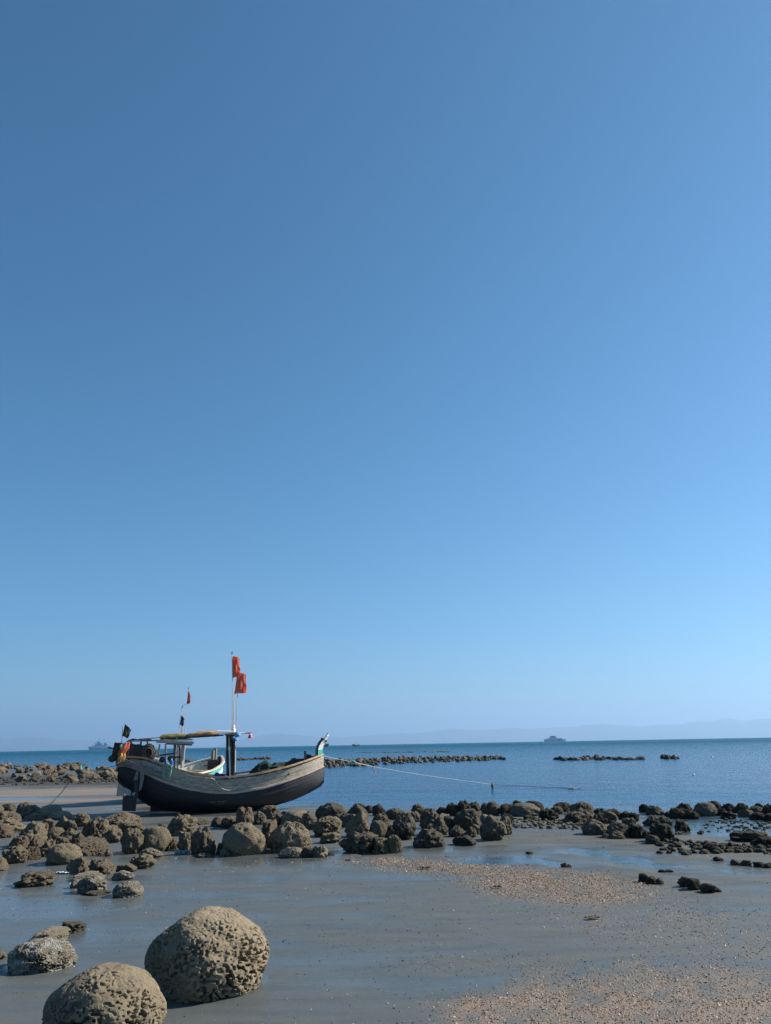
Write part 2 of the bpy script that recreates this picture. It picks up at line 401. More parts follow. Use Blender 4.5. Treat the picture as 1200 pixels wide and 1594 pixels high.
# ------------------------------------------------------------------ sea, curved with the Earth
RE = 6371000.0
def sea_z(r): return WL - r * r / (2 * RE)
def build_sea():
    rings = np.concatenate([[0.0], np.geomspace(3, 30000, 150)]); na = 180
    ang = np.linspace(0, 2 * np.pi, na, endpoint=False)
    R, A = np.meshgrid(rings[1:], ang, indexing='ij')
    V = np.stack([R * np.sin(A), R * np.cos(A), sea_z(R)], -1).reshape(-1, 3)
    V = np.vstack([V, [[0, 0, WL]]]); n = len(rings) - 1; ctr = len(V) - 1
    i = np.arange((n - 1) * na); r, c = i // na, i % na; c2 = (c + 1) % na
    F = np.stack([r * na + c, (r + 1) * na + c, (r + 1) * na + c2, r * na + c2], -1)
    me = mesh_np('sea_water', V, F)
    mt, nt, b = mat_new('sea_water')
    tc = nt.nodes.new('ShaderNodeTexCoord')
    # shallow lagoon over pale sand inside the reef, deep teal outside
    ln = nt.nodes.new('ShaderNodeVectorMath'); ln.operation = 'LENGTH'; nt.links.new(tc.outputs['Object'], ln.inputs[0])
    nz = noise_n(nt, coords(nt, scale=(0.004, 0.02, 1)), 1.0, 4)
    dd = math_n(nt, 'MULTIPLY', ln.outputs['Value'], math_n(nt, 'ADD', 0.6, math_n(nt, 'MULTIPLY', nz.outputs[0], 0.8)))
    mr = nt.nodes.new('ShaderNodeMapRange'); mr.interpolation_type = 'SMOOTHSTEP'
    mr.inputs['From Min'].default_value = 60; mr.inputs['From Max'].default_value = 260
    nt.links.new(dd, mr.inputs['Value'])
    c = mixc(nt, mr.outputs[0], (0.004, 0.076, 0.172), (0.001, 0.068, 0.130))
    mr5 = nt.nodes.new('ShaderNodeMapRange'); mr5.interpolation_type = 'SMOOTHSTEP'
    mr5.inputs['From Min'].default_value = 21; mr5.inputs['From Max'].default_value = 34; nt.links.new(ln.outputs['Value'], mr5.inputs['Value'])
    c = mixc(nt, mr5.outputs[0], (0.045, 0.070, 0.082), c)          # a film of clear water over grey sand
    nt.links.new(c, b.inputs['Base Color'])
    mr2 = nt.nodes.new('ShaderNodeMapRange'); mr2.inputs['From Min'].default_value = 30; mr2.inputs['From Max'].default_value = 500
    mr2.inputs['To Min'].default_value = 0.14; mr2.inputs['To Max'].default_value = 0.42
    nt.links.new(ln.outputs['Value'], mr2.inputs['Value']); nt.links.new(mr2.outputs[0], b.inputs['Roughness'])
    mr3 = nt.nodes.new('ShaderNodeMapRange'); mr3.inputs['From Min'].default_value = 60; mr3.inputs['From Max'].default_value = 450
    mr3.inputs['To Min'].default_value = 0.42; mr3.inputs['To Max'].default_value = 0.11
    nt.links.new(ln.outputs['Value'], mr3.inputs['Value']); nt.links.new(mr3.outputs[0], b.inputs['Specular IOR Level']); b.inputs['IOR'].default_value = 1.333
    v1 = coords(nt, scale=(1.5, 2.3, 1), rot=(0, 0, -.12)); w1 = noise_n(nt, v1, 1.6, 5, 0.6)
    v2 = coords(nt, scale=(0.22, 0.40, 1), rot=(0, 0, .25)); w2 = noise_n(nt, v2, 1.2, 4, 0.55)
    h = math_n(nt, 'ADD', math_n(nt, 'MULTIPLY', w1.outputs[0], 0.36), math_n(nt, 'MULTIPLY', w2.outputs[0], 0.55))
    mr4 = nt.nodes.new('ShaderNodeMapRange'); mr4.inputs['From Min'].default_value = 22; mr4.inputs['From Max'].default_value = 40
    mr4.inputs['To Min'].default_value = 0.06; nt.links.new(ln.outputs['Value'], mr4.inputs['Value'])
    bump(nt, b, math_n(nt, 'MULTIPLY', h, mr4.outputs[0]), 1.0, 1.0)
    me.materials.append(mt)
    tag(link('sea_water', me), kind='structure')
    return mt
build_sea()

# ------------------------------------------------------------------ far hills and the hazy air
def build_hills(name, dist, prof, dep, seed, mat):
    """a real ridge: height profile across, sloping down both sides"""
    nx, ny = 240, 24
    pxs = np.linspace(prof[0][0], prof[-1][0], nx)
    top = np.interp(pxs, [p[0] for p in prof], [p[1] for p in prof])
    V = []
    for j in range(ny):
        t = j / (ny - 1); s = math.sin(math.pi * t) ** 0.8
        dj = dist + (t - 0.35) * dep
        for i, p in enumerate(pxs):
            hz = CYP + 360.8 - (p - 600) * math.tan(ROLL)
            d = ray(p, hz); az = math.atan2(d[0], d[1])
            hgt = (0.85 - 0.00012 * p) * top[i] / FPX * math.cos(PITCH) * dist + 40
            x, y = dj * math.sin(az), dj * math.cos(az)
            V.append((x, y, hgt * s))
    V = np.array(V)
    q = V / 900.0
    V[:, 2] *= 1 + 0.20 * fbm(q, 5, seed)
    V[:, 2] += -dist ** 2 / (2 * RE) - 12
    i = np.arange((ny - 1) * (nx - 1)); r, c = i // (nx - 1), i % (nx - 1); k = r * nx + c
    F = np.stack([k, k + 1, k + nx + 1, k + nx], -1)
    me = mesh_np(name, V, F, mat); tag(link(name, me), kind='structure')
M['hill'] = simple('forest_hill', (0.05, 0.07, 0.035), 0.95, 0.3, 0.004, 0.0)
build_hills('distant_hills', 22000, [(330, 0), (360, 9), (400, 20), (432, 25), (455, 21), (500, 18), (540, 14), (600, 20), (650, 22), (690, 26), (715, 27), (750, 25), (780, 28), (815, 27), (850, 25), (900, 28), (945, 34), (975, 32), (1000, 26), (1030, 29), (1060, 28), (1105, 34), (1135, 36), (1160, 31), (1190, 34), (1240, 38), (1320, 30), (1450, 34), (1600, 20)], 3000, 3, M['hill'])
build_hills('distant_hills', 25000, [(-500, 16), (-200, 26), (-60, 22), (10, 21), (50, 24), (80, 18), (140, 17), (200, 12), (260, 8), (300, 5), (360, 2)], 3000, 9, M['hill'])

def build_haze():
    mb = MB(); mb.box((0, 0, (800 - 130) / 2), (60000, 60000, 930))
    mt = bpy.data.materials.new('haze'); mt.use_nodes = True; nt = mt.node_tree
    nt.nodes.remove(nt.nodes['Principled BSDF'])
    v = nt.nodes.new('ShaderNodeVolumePrincipled'); v.inputs['Color'].default_value = (0.385, 0.575, 0.81, 1)
    v.inputs['Density'].default_value = HAZE; v.inputs['Anisotropy'].default_value = 0.35
    nt.links.new(v.outputs[0], nt.nodes['Material Output'].inputs['Volume'])
    tag(mb.build('haze', mt), kind='stuff')
HAZE = 0.0001
build_haze()

# ------------------------------------------------------------------ rocks
def ico(level):
    bm = bmesh.new(); bmesh.ops.create_icosphere(bm, subdivisions=level, radius=1.0)
    V = np.array([v.co[:] for v in bm.verts]); F = np.array([[v.index for v in f.verts] for f in bm.faces], np.int32); bm.free()
    return V / np.linalg.norm(V, axis=1, keepdims=True), F
_ico = {}
def rock_mesh(name, mat, level, seed, lump=0.16, rough=0.05, facets=0, pits=0, pit_r=(0.03, 0.07), pit_d=2.0, lowpits=False,
              squash=1.0, power=1.0, lean=0.0, cut=-0.25, stretch=1.0, fine=0.012, planes=()):
    """a boulder: rounded or faceted mass, weathered into pits; normalised to base radius 1 and height 1"""
    if level not in _ico: _ico[level] = ico(level)
    U, F = _ico[level]; r_ = np.random.default_rng(seed)
    off = r_.uniform(-50, 50, 3)
    r = 1 + lump * fbm(U * 1.15 + off, 3, seed) * 1.6 + rough * 1.8 * fbm(U * 3.6 + off, 4, seed + 5)
    for k in range(facets):
        n = r_.normal(size=3); n[2] = abs(n[2]) * 0.8; n /= np.linalg.norm(n)
        dd = r_.uniform(0.55, 0.88); q = U @ n
        r = np.where(q > 0.05, np.minimum(r, dd / np.maximum(q, 0.05) + 0.04 * fbm(U * 4 + off, 2, seed + k)), r)
    for n, dd in planes:                                 # broad worn faces
        n = np.array(n, float); n /= np.linalg.norm(n); q = U @ n
        a = dd / np.maximum(q, 0.08) + 0.03 * fbm(U * 3 + off, 2, seed + 2)
        r = np.where(q > 0.08, -np.log(np.exp(-14 * r) + np.exp(-14 * np.minimum(a, 4))) / 14, r)
    r = r + fine * 2.0 * fbm(U * 11 + off, 4, seed + 9) 
    if pits:
        cs = r_.normal(size=(pits, 3)); cs[:, 2] = cs[:, 2] * 0.9; cs /= np.linalg.norm(cs, axis=1, keepdims=True)
        rad = pit_r[0] + (pit_r[1] - pit_r[0]) * r_.random(pits) ** 2.2
        order = np.argsort(-rad); keep = []
        for i in order:                                  # keep the walls between the pits
            if not keep or np.all(np.sum((cs[keep] - cs[i]) ** 2, 1) > (0.74 * (rad[keep] + rad[i])) ** 2): keep.append(i)
        cs, rad = cs[keep], rad[keep]; pits_n = len(rad)
        msk = np.clip(0.5 + 1.5 * fbm(cs * 2.2 + off, 2, seed + 3), 0.1, 1.2)
        if lowpits:
            msk = msk * np.clip(1.35 - 1.25 * np.clip(cs[:, 2], 0, 1), 0.06, 1); rad = rad * (0.75 + 0.45 * (1 - np.clip(cs[:, 2], 0, 1)))
        dep = rad * pit_d * np.minimum(msk, 1.2)
        best = np.zeros(len(U))
        # warp the lookup so that pits are not round
        W = U + 0.012 * np.stack([noise3(U * 22 + off, seed + 20), noise3(U * 22 + off + 9, seed + 21), noise3(U * 22 + off + 19, seed + 22)], -1)
        CH = 20000
        order = np.argsort(-rad)
        for a in range(0, len(U), CH):
            D = W[a:a + CH] @ cs.T
            ch = np.sqrt(np.maximum(2 - 2 * D, 0)) / rad[None, :]
            prof = dep[None, :] * (1 - sstep(0.70, 1.0, ch))
            best[a:a + CH] = prof.max(1)
        r = r - best
    P = U * r[:, None]
    P[:, 0] *= stretch
    P[:, 2] *= squash
    P[:, 0] += lean * P[:, 2]
    if power != 1.0:
        P[:, 2] = np.sign(P[:, 2]) * np.abs(P[:, 2]) ** power
    zmin, zmax = P[:, 2].min(), P[:, 2].max()
    # sit the widest part a little above the sand; the rest is buried
    zg = zmin + (zmax - zmin) * cut
    P[:, 2] = (P[:, 2] - zg) / (zmax - zg)
    up = P[:, 2] > 0
    P[:, 0] -= (P[up, 0].max() + P[up, 0].min()) / 2; P[:, 1] -= (P[up, 1].max() + P[up, 1].min()) / 2
    P[:, 0] /= np.abs(P[up, 0]).max(); P[:, 1] /= np.abs(P[up, 1]).max()
    me = mesh_np(name, P, F, mat)
    return me
PROTO = {}
def protos(kind, n, **kw):
    PROTO[kind] = [rock_mesh('boulder', None, kw.get('level', 5), 100 * hash_kind[kind] + k, **{a: b for a, b in kw.items() if a != 'level'}) for k in range(n)]
hash_kind = {k: i for i, k in enumerate(['round', 'smooth', 'slab', 'jag', 'lump', 'wedge', 'tall', 'small', 'dome'])}
protos('round', 6, lump=0.20, rough=0.11, fine=0.03, pits=700, pit_r=(0.04, 0.12), pit_d=2.3, cut=0.24)
protos('dome', 4, lump=0.14, rough=0.07, fine=0.02, pits=800, pit_r=(0.035, 0.10), pit_d=2.3, cut=0.36)
protos('smooth', 3, lump=0.13, rough=0.04, fine=0.016, pits=150, pit_r=(0.02, 0.05), pit_d=1.2, cut=0.24)
protos('slab', 4, lump=0.28, rough=0.14, fine=0.03, facets=5, pits=250, pit_r=(0.03, 0.08), pit_d=2.0, squash=0.6, cut=0.30)
protos('jag', 5, lump=0.34, rough=0.24, fine=0.06, facets=7, pits=220, pit_r=(0.04, 0.14), pit_d=2.3, cut=0.34)
protos('lump', 5, lump=0.36, rough=0.17, fine=0.04, pits=350, pit_r=(0.03, 0.11), pit_d=2.3, cut=0.30)
protos('wedge', 4, lump=0.26, rough=0.10, fine=0.03, facets=9, pits=260, pit_r=(0.03, 0.08), pit_d=2.3, cut=0.30)
protos('tall', 3, lump=0.20, rough=0.12, fine=0.03, pits=420, pit_r=(0.03, 0.09), pit_d=2.3, squash=1.25, cut=0.2)
protos('small', 4, level=4, lump=0.3, rough=0.18, fine=0.04, facets=5, pits=80, pit_r=(0.06, 0.14), pit_d=2.0, cut=0.32)
for k in PROTO:
    for me in PROTO[k]: me.materials.append(M['tan'])
_cnt = {}
def boulder(x0, x1, yt, yb, kind, mt, label, me=None, rz=None, group='boulders strewn along the tideline', name='boulder', deep=1.0):
    cx = (x0 + x1) / 2
    P = at(cx, yb, -0.03)
    P[2] = gh(P[0], P[1])
    P = at(cx, yb, P[2])
    fw = np.array([P[0], P[1], 0]); fw /= np.linalg.norm(fw)
    wd = (x1 - x0) / FPX * depth(P) / 2 * (1.0 if me else 1.06)
    ctr = P + fw * wd * 0.80 * deep
    wd *= depth(ctr) / depth(P)
    top = at_dist(cx, yt, math.hypot(ctr[0], ctr[1]) + 0.15 * wd)
    zg = gh(ctr[0], ctr[1])
    h = max(top[2] - zg, 0.04)
    if me is None:
        i = _cnt.get(kind, 0); _cnt[kind] = i + 1
        me = PROTO[kind][i % len(PROTO[kind])]
    o = link(name, me, loc=(ctr[0], ctr[1], zg))
    o.scale = (wd, wd * deep, h)
    o.rotation_euler.z = random.uniform(0, 6.283) if rz is None else rz
    o.material_slots[0].link = 'OBJECT'; o.material_slots[0].material = M[mt]
    return tag(o, label, 'boulder', group)

# the big pitted ones nearest the camera, each its own shape
big = rock_mesh('boulder', M['bigtan'], 8, 31, lump=0.07, rough=0.028, fine=0.006, pits=3600, pit_r=(0.021, 0.060), pit_d=4.0, lowpits=True, squash=0.92, cut=0.30, planes=[((-.74, -.66, -.12), .80), ((-.62, .1, .78), .90), ((.5, -.1, .85), .97)])
boulder(220, 417, 1410, 1556, None, 'bigtan', 'largest boulder, a tan dome honeycombed with small pits, standing alone on wet sand', me=big, rz=0)
big2 = rock_mesh('boulder', M['bigtan'], 8, 58, lump=0.08, rough=0.028, fine=0.006, pits=1100, pit_r=(0.024, 0.068), pit_d=3.8, lowpits=True, squash=0.92, cut=0.28, planes=[((-.8, -.58, -.05), .84), ((-.6, 0, .8), .93)])
boulder(57, 246, 1502, 1652, None, 'bigtan', 'big tan boulder with sparse round holes, cut off by the bottom edge of the photo', me=big2, rz=0)
c3 = rock_mesh('boulder', M['pale'], 7, 77, lump=0.10, rough=0.05, fine=0.010, pits=520, pit_r=(0.03, 0.085), pit_d=2.8, lowpits=True, squash=0.9, cut=0.42)
boulder(13, 114, 1459, 1513, None, 'crust', 'medium pale topped boulder with pitted sides, upslope of the two biggest ones', me=c3, rz=2.2)

G1 = 'boulders strewn along the tideline'
ROCKS = [
(46,104,1443,1470,'slab','pale','low flat pale rock just behind the medium pale topped boulder'),
(94,132,1434,1452,'jag','grey','small dark sided rough rock at the tip of the low flat pale rock'),
(-14,9,1480,1495,'small','pale','small tan rock cut by the photo edge beside the medium pale topped boulder'),
# lone ones on the open sand
(24,84,1355,1381,'lump','tan','low pitted rock alone on wet sand between the boulder pile and the pale topped boulder'),
(177,222,1370,1397,'dome','crust','whitish crusted dome rock alone on wet sand, lowest of the pile outliers'),
(122,163,1363,1391,'jag','crust','jagged pale rock with a dark hollow, next to the whitish crusted dome'),
(109,127,1368,1383,'small','crust','small whitish stone beside the jagged pale rock with a hollow'),
(116,160,1357,1372,'slab','pale','flat pale stone lying just behind the jagged pale rock with a hollow'),
(136,180,1336,1362,'jag','tan','angular tan pitted rock right above the flat pale stone'),
(176,210,1354,1370,'slab','crust','low whitish jagged stone between the whitish dome and a small flat tan stone'),
(180,212,1344,1358,'slab','tan','small flat tan stone at the foot of the rough round rock'),
(199,239,1327,1353,'round','tan','rough round rock in front of a flat slab and the big egg shaped boulder'),
(132,168,1385,1394,'small','grey','low rubble stone at the foot of the jagged pale rock'),
# the pile, near row first
(-16,11,1330,1356,'wedge','tan','tan rock cut by the photo edge at the near side of the boulder pile'),
(2,41,1315,1345,'round','tan','round pitted boulder with a little yellow stone at its foot'),
(34,42,1334,1343,'small','pale','tiny yellowish stone leaning on a round pitted boulder'),
(35,61,1317,1339,'slab','red','slanted brown slab leaning against the round pitted boulder with the yellow stone'),
(74,124,1312,1346,'smooth','tan','large egg shaped boulder at the front of the pile with a dark underside'),
(72,90,1322,1343,'small','crust','small whitish stone tucked under the large egg shaped front boulder'),
(105,139,1333,1359,'wedge','tan','wedge shaped rock with a dark flank, touching the egg shaped front boulder'),
(58,90,1305,1334,'lump','red','reddish brown pitted lump behind the egg shaped front boulder'),
(80,109,1302,1320,'round','tan','low round lump resting between the reddish lump and the egg shaped front boulder'),
(12,44,1300,1322,'wedge','red','brown rock with a dark hollow below, behind the round boulder with the yellow stone'),
(42,63,1302,1327,'lump','red','rough reddish rock below the big peaked boulder of the pile'),
(25,73,1277,1318,'lump','tan','big peaked boulder near the photo edge, tallest of the left hand pile'),
(58,74,1280,1302,'round','tan','narrow rounded rock against the flank of the big peaked boulder'),
(68,100,1287,1309,'smooth','tan','smooth rounded rock beside the big peaked boulder'),
(92,124,1288,1311,'wedge','grey','dark flanked rock between the smooth rounded rock and the long lit slab'),
(110,134,1294,1318,'wedge','red','wedge rock standing on the end of the long lit slab'),
(118,166,1302,1331,'slab','tan','long slab with a lit top and black shaded front, in the middle of the pile'),
(-14,18,1282,1305,'dome','red','reddish rock cut by the photo edge in the middle of the pile'),
(-10,38,1272,1295,'slab','tan','broad flat rock below another flat rock at the photo edge'),
(-12,31,1261,1283,'slab','tan','broad flat rock at the photo edge below the dark topped small rock'),
(2,25,1250,1263,'wedge','grey','small dark sided rock at the back of the pile near the photo edge'),
(-12,4,1254,1270,'small','tan','small pale rock at the photo edge at the back of the pile'),
(24,48,1248,1268,'dome','grey','dark rounded rock half hidden behind a pitted one at the back of the pile'),
(30,62,1252,1274,'round','tan','pitted rock at the back of the pile with a pale flat stone at its foot'),
(36,69,1265,1277,'slab','pale','pale flat stone at the foot of a pitted rock at the back of the pile'),
(61,94,1252,1274,'smooth','pale','yellowish pale rounded rock at the back of the pile'),
(76,111,1262,1276,'smooth','pale','smooth pale egg shaped stone leaning on the yellowish rounded rock'),
(64,90,1274,1294,'wedge','red','small reddish rock with a dark shaded side below the smooth pale egg stone'),
(85,108,1270,1293,'wedge','tan','upright angular slab peaking in the middle of the pile'),
(102,120,1276,1293,'slab','tan','sloping slab leaning on the upright angular slab'),
(111,139,1265,1287,'round','tan','round pitted rock directly behind the big round boulder under the rudder'),
(127,168,1270,1307,'round','tan','big round pitted boulder with a dark side, left below the black rudder'),
(158,217,1263,1288,'dome','tan','broad flat domed boulder nearest to the black rudder'),
(157,189,1287,1313,'lump','tan','pitted rock between the big round boulder and the tall pitted one'),
(164,182,1283,1297,'small','tan','small stone wedged under the broad flat domed boulder'),
(185,228,1279,1300,'lump','tan','brown rough rock behind the tall pitted boulder and the big egg boulder'),
(186,221,1288,1330,'tall','tan','tall pitted boulder leaning against the big egg shaped boulder'),
(214,264,1285,1327,'smooth','tan','big smooth egg shaped boulder with fine grooves beside the tall pitted one'),
(258,278,1302,1322,'lump','red','small dark pitted rock on the boat side of the big egg shaped boulder'),
(216,254,1319,1336,'slab','pale','flat slab lying in front of the big egg shaped boulder'),
(162,175,1321,1333,'small','tan','tiny stone in the shade before the tall pitted boulder'),
(242,263,1281,1298,'small','grey','small dark rock between the big egg boulder and the ledged dome'),
# under the boat
(260,305,1266,1301,'round','tan','pitted dome boulder with a pale ledge, in front of the black hull'),
(268,288,1290,1302,'slab','pale','pale ledge of rock stuck out from the pitted dome in front of the hull'),
(277,304,1294,1324,'slab','tan','brown sloping rock between the ledged dome and the rough knob beside the teal scrap'),
(296,335,1284,1330,'lump','tan','rough knobbly boulder beside the teal plastic scrap'),
(303,327,1273,1284,'slab','grey','low flat rock on the sand strip close to the keel'),
(328,352,1271,1287,'wedge','grey','dark angular rock behind the big ball boulder, near the keel'),
(342,372,1269,1289,'slab','red','reddish slab behind the big ball boulder'),
(366,394,1255,1290,'tall','red','upright reddish stub standing behind the big ball boulder'),
(348,412,1280,1332,'smooth','tan','big ball shaped boulder with a smooth top, in front of the hull middle'),
(335,350,1312,1329,'wedge','grey','small dark rock tucked beside the big ball boulder'),
(342,362,1320,1333,'small','pale','small lit egg stone at the foot of the big ball boulder'),
(360,374,1323,1333,'small','tan','smaller of two lit stones at the foot of the big ball boulder'),
(305,330,1327,1335,'small','tan','low pebbly stone at the foot of the rough knobbly boulder'),
(402,435,1253,1275,'jag','red','reddish angular rock right under the rising bow'),
(390,412,1262,1284,'jag','grey','dark rock in shade between the reddish stub and the reddish angular rock'),
(420,444,1266,1285,'lump','red','brown lump at the side of the reddish angular rock under the bow'),
(434,452,1262,1280,'wedge','dark','dark rock behind the long lit slab under the bow'),
(438,485,1260,1286,'smooth','tan','long smooth slab rounded like a loaf under the bow tip'),
(470,492,1262,1286,'lump','tan','rough rock behind the end of the loaf shaped slab'),
(407,433,1277,1300,'jag','red','reddish rock between the big ball boulder and the flecked dome boulder'),
(409,425,1296,1321,'tall','tan','narrow stone squeezed between the ball boulder and the flecked dome'),
(422,484,1277,1328,'dome','tan','large round boulder flecked with pits, with two pale stones at its front'),
(436,472,1317,1336,'slab','pale','pale ribbed slab in front of the large flecked boulder'),
(468,492,1318,1335,'jag','grey','dark jagged stone between two pale ones before the flecked boulder'),
(486,511,1315,1335,'lump','pale','pale knobbly stone at the end of the row before the flecked boulder'),
(508,520,1326,1332,'small','dark','tiny dark stone past the pale knobbly stone'),
(476,500,1277,1292,'slab','tan','flat rock showing between the loaf slab and the round crinkled boulder'),
# heap past the bow
(493,539,1248,1278,'dome','grey','broad grey boulder at the water edge straight past the bow'),
(488,532,1270,1303,'round','tan','round crinkled boulder below the broad grey one'),
(496,530,1294,1313,'slab','tan','lit ledge stone at the foot of the round crinkled boulder'),
(537,572,1250,1278,'wedge','grey','pointed slab tilted up at the top of the heap past the bow'),
(553,568,1250,1264,'small','dark','small dark rock on the waterline, first of three behind the heap'),
(565,582,1253,1266,'small','dark','small dark rock on the waterline, middle of three behind the heap'),
(579,601,1250,1270,'wedge','dark','dark angular rock on the waterline, biggest of three behind the heap'),
(529,553,1266,1288,'wedge','grey','wedge rock with a lit right face below the pointed slab'),
(536,578,1260,1304,'lump','tan','large tall lump in the middle of the heap past the bow'),
(574,603,1276,1305,'smooth','grey','smooth sloping boulder against the tall lump'),
(578,607,1264,1288,'lump','grey','rough rock behind the smooth sloping boulder'),
(600,632,1257,1276,'dome','grey','flat topped rock at the waterline past the three dark ones'),
(609,648,1264,1303,'round','grey','big round grey boulder with a lit side, past the smooth sloping boulder'),
(598,622,1283,1304,'lump','grey','low dark rock between the smooth sloping boulder and the big round grey one'),
(620,642,1285,1308,'lump','dark','shaded rock at the foot of the big round grey boulder'),
(531,592,1293,1328,'lump','grey','broad overhanging rock with a black shaded front at the foot of the heap'),
(578,611,1303,1330,'jag','tan','craggy stone at the front corner of the broad overhanging rock'),
(601,626,1299,1328,'jag','tan','last upright craggy stone at the sand end of the heap'),
(656,672,1290,1303,'small','grey','small flat stone between the lumpy boulder and the oval one'),
(640,661,1251,1268,'round','grey','dark round rock at the waterline by the lumpy twin boulder'),
(636,657,1262,1280,'slab','grey','flat rock below the dark round waterline rock'),
(653,684,1257,1290,'round','grey','lumpy boulder forming the top of a twin at the shore'),
(656,698,1270,1301,'lump','grey','wider lower half of the twin boulder at the shore'),
(644,692,1289,1320,'lump','grey','oval pitted boulder alone at the sand edge before the twin boulder'),
(706,741,1300,1317,'slab','dark','flat dark rock lying alone beside a small pool'),
(676,701,1256,1270,'slab','dark','dark flat rock at the waterline behind the twin boulder'),
(690,710,1269,1291,'wedge','grey','smooth shaded wedge between the twin boulder and the tall cleft one'),
(682,702,1266,1280,'slab','pale','pale flat stone behind the smooth shaded wedge'),
(693,713,1248,1270,'round','dark','dark brown rock at the waterline, first below the skyline bump'),
(708,736,1244,1270,'lump','dark','highest dark brown rock on the shoreline between bow and tall boulder'),
(706,748,1258,1293,'tall','grey','tall cleft boulder with a lit right side among the shore rocks'),
(698,723,1284,1303,'dome','grey','low round stone in front of the tall cleft boulder'),
(720,741,1286,1304,'jag','grey','craggy stone at the foot of the tall cleft boulder'),
(732,750,1282,1299,'small','tan','small brown stone past the craggy stone by the tall cleft boulder'),
(729,749,1247,1266,'round','grey','grooved round rock beside the highest dark brown rock'),
(734,752,1262,1280,'jag','grey','sloping rough rock below the grooved round rock'),
(747,765,1249,1270,'round','grey','left half of a pair of round rocks above the upright boulder'),
(758,778,1247,1270,'smooth','grey','taller right half of a pair of round rocks above the upright boulder'),
(747,764,1267,1281,'small','pale','small pale stone directly behind the upright boulder'),
(749,789,1268,1309,'tall','grey','upright loaf shaped boulder standing by itself on the mud'),
(772,796,1270,1300,'round','tan','tan rock hugging the lit side of the upright loaf shaped boulder'),
(776,801,1250,1270,'slab','dark','dark rock at the waterline past the pair of round rocks'),
# shore line to the far end
(797,813,1245,1258,'jag','tan','small tan peak at the back of the long shore boulder'),
(792,841,1249,1271,'smooth','grey','long low shore boulder with a black shaded end'),
(814,846,1246,1263,'dome','dark','dark round rock behind the long low shore boulder'),
(779,800,1265,1283,'slab','grey','flat muddy stone between the upright boulder and the long shore boulder'),
(816,832,1268,1278,'small','dark','small dark stone on the mud before the long shore boulder'),
(838,873,1257,1277,'lump','dark','dark sloping rock next along from the long shore boulder'),
(857,877,1254,1268,'round','grey','small round rock on top of the dark sloping rock'),
(860,892,1248,1264,'dome','dark','rounded dark rock on the skyline of the shore row past the dark sloping one'),
(876,914,1262,1282,'lump','grey','brown grey rock with a shaded base in the middle of the shore row'),
(888,923,1247,1268,'dome','grey','biggest rounded rock on the skyline of the far shore row'),
(896,924,1257,1279,'lump','grey','rough rock below the biggest rounded skyline rock'),
(907,946,1274,1300,'dome','grey','low dome boulder at the mud edge below the shore row'),
(924,950,1257,1272,'lump','dark','dark rock on the skyline where the shore row starts to drop'),
(930,962,1261,1282,'round','grey','grey boulder behind the low dome at the mud edge'),
(920,944,1266,1284,'lump','dark','dark rock squeezed between the low dome and the row behind'),
(940,978,1277,1304,'wedge','grey','greenish sloping boulder next to the low dome at the mud edge'),
(948,972,1292,1306,'small','grey','lower step of the greenish sloping boulder'),
(938,950,1297,1305,'small','pale','tiny pale stone at the corner of the low dome'),
(944,966,1258,1271,'lump','dark','small dark rock in the shore row above the greenish boulder'),
(962,984,1262,1276,'round','dark','dark round rock on the skyline near the dip of the shore row'),
(978,996,1264,1279,'round','dark','last dark rock of the row before the gap of open water'),
(968,994,1272,1290,'lump','grey','grey rock just above the black pointed boulder'),
(979,1012,1281,1305,'lump','dark','black pointed boulder with a rough skin at the end of the shore row'),
(1003,1029,1268,1286,'lump','grey','grey green rock above the black boulder pair'),
(1022,1046,1269,1286,'lump','grey','rough grey rock behind the larger black boulder'),
(1012,1050,1278,1311,'lump','dark','larger black boulder at the end of the shore row'),
(1016,1038,1293,1309,'lump','dark','low black rock at the foot of the larger black boulder'),
(1005,1027,1299,1314,'dome','grey','grey round stone against the black boulders on the mud'),
(1050,1075,1274,1295,'lump','dark','dark rock standing alone in the tidal pool'),
(995,1011,1251,1265,'round','dark','first small dark rock past the gap of open water'),
(1006,1034,1253,1269,'lump','grey','low brown topped rock standing in the water past the gap'),
(1034,1048,1262,1272,'small','dark','small wet rock between the brown topped rock and the dark twin'),
(1044,1068,1257,1275,'round','dark','nearer of the dark twin rocks on the shore past the water gap'),
(1050,1080,1249,1268,'lump','dark','farther of the dark twin rocks on the shore past the water gap'),
(1066,1089,1262,1276,'round','dark','dark round rock before the big smooth boulder of the far shore'),
(1081,1115,1248,1271,'smooth','grey','big smooth boulder of the far shore past the water gap'),
(1101,1124,1246,1265,'round','dark','rock on the skyline just behind the big smooth far boulder'),
(1112,1130,1257,1270,'lump','dark','rough rock at the lit side of the big smooth far boulder'),
(1122,1146,1262,1275,'lump','dark','dark flat rock on the mud past the big smooth far boulder'),
(1122,1150,1249,1265,'lump','dark','long dark rock on the far shore behind the flat one'),
(1144,1166,1249,1266,'lump','dark','dark lump on the far shore skyline past the long dark rock'),
(1152,1172,1259,1272,'small','grey','small grey rock below the dark lump of the far shore'),
(1166,1194,1255,1271,'dome','grey','grey rounded rock near the photo edge on the far shore'),
(1172,1190,1249,1262,'lump','dark','dark skyline rock behind the grey rounded rock of the far shore'),
(1187,1212,1250,1272,'lump','dark','dark rock cut by the photo edge on the far shore'),
(1168,1191,1264,1277,'dome','dark','low dark rock beside the shallow channel on the far shore'),
(1190,1208,1265,1279,'slab','dark','flat dark rock cut by the photo edge beside the shallow channel'),
(1139,1196,1291,1310,'slab','dark','long flat dark rock with a reflection at the pool edge'),
(1171,1212,1301,1321,'lump','dark','black rough rock in front of the long flat pool rock'),
(1095,1116,1311,1327,'jag','dark','tallest stone of the rubble strip on the mud'),
# small ledges on the open mud
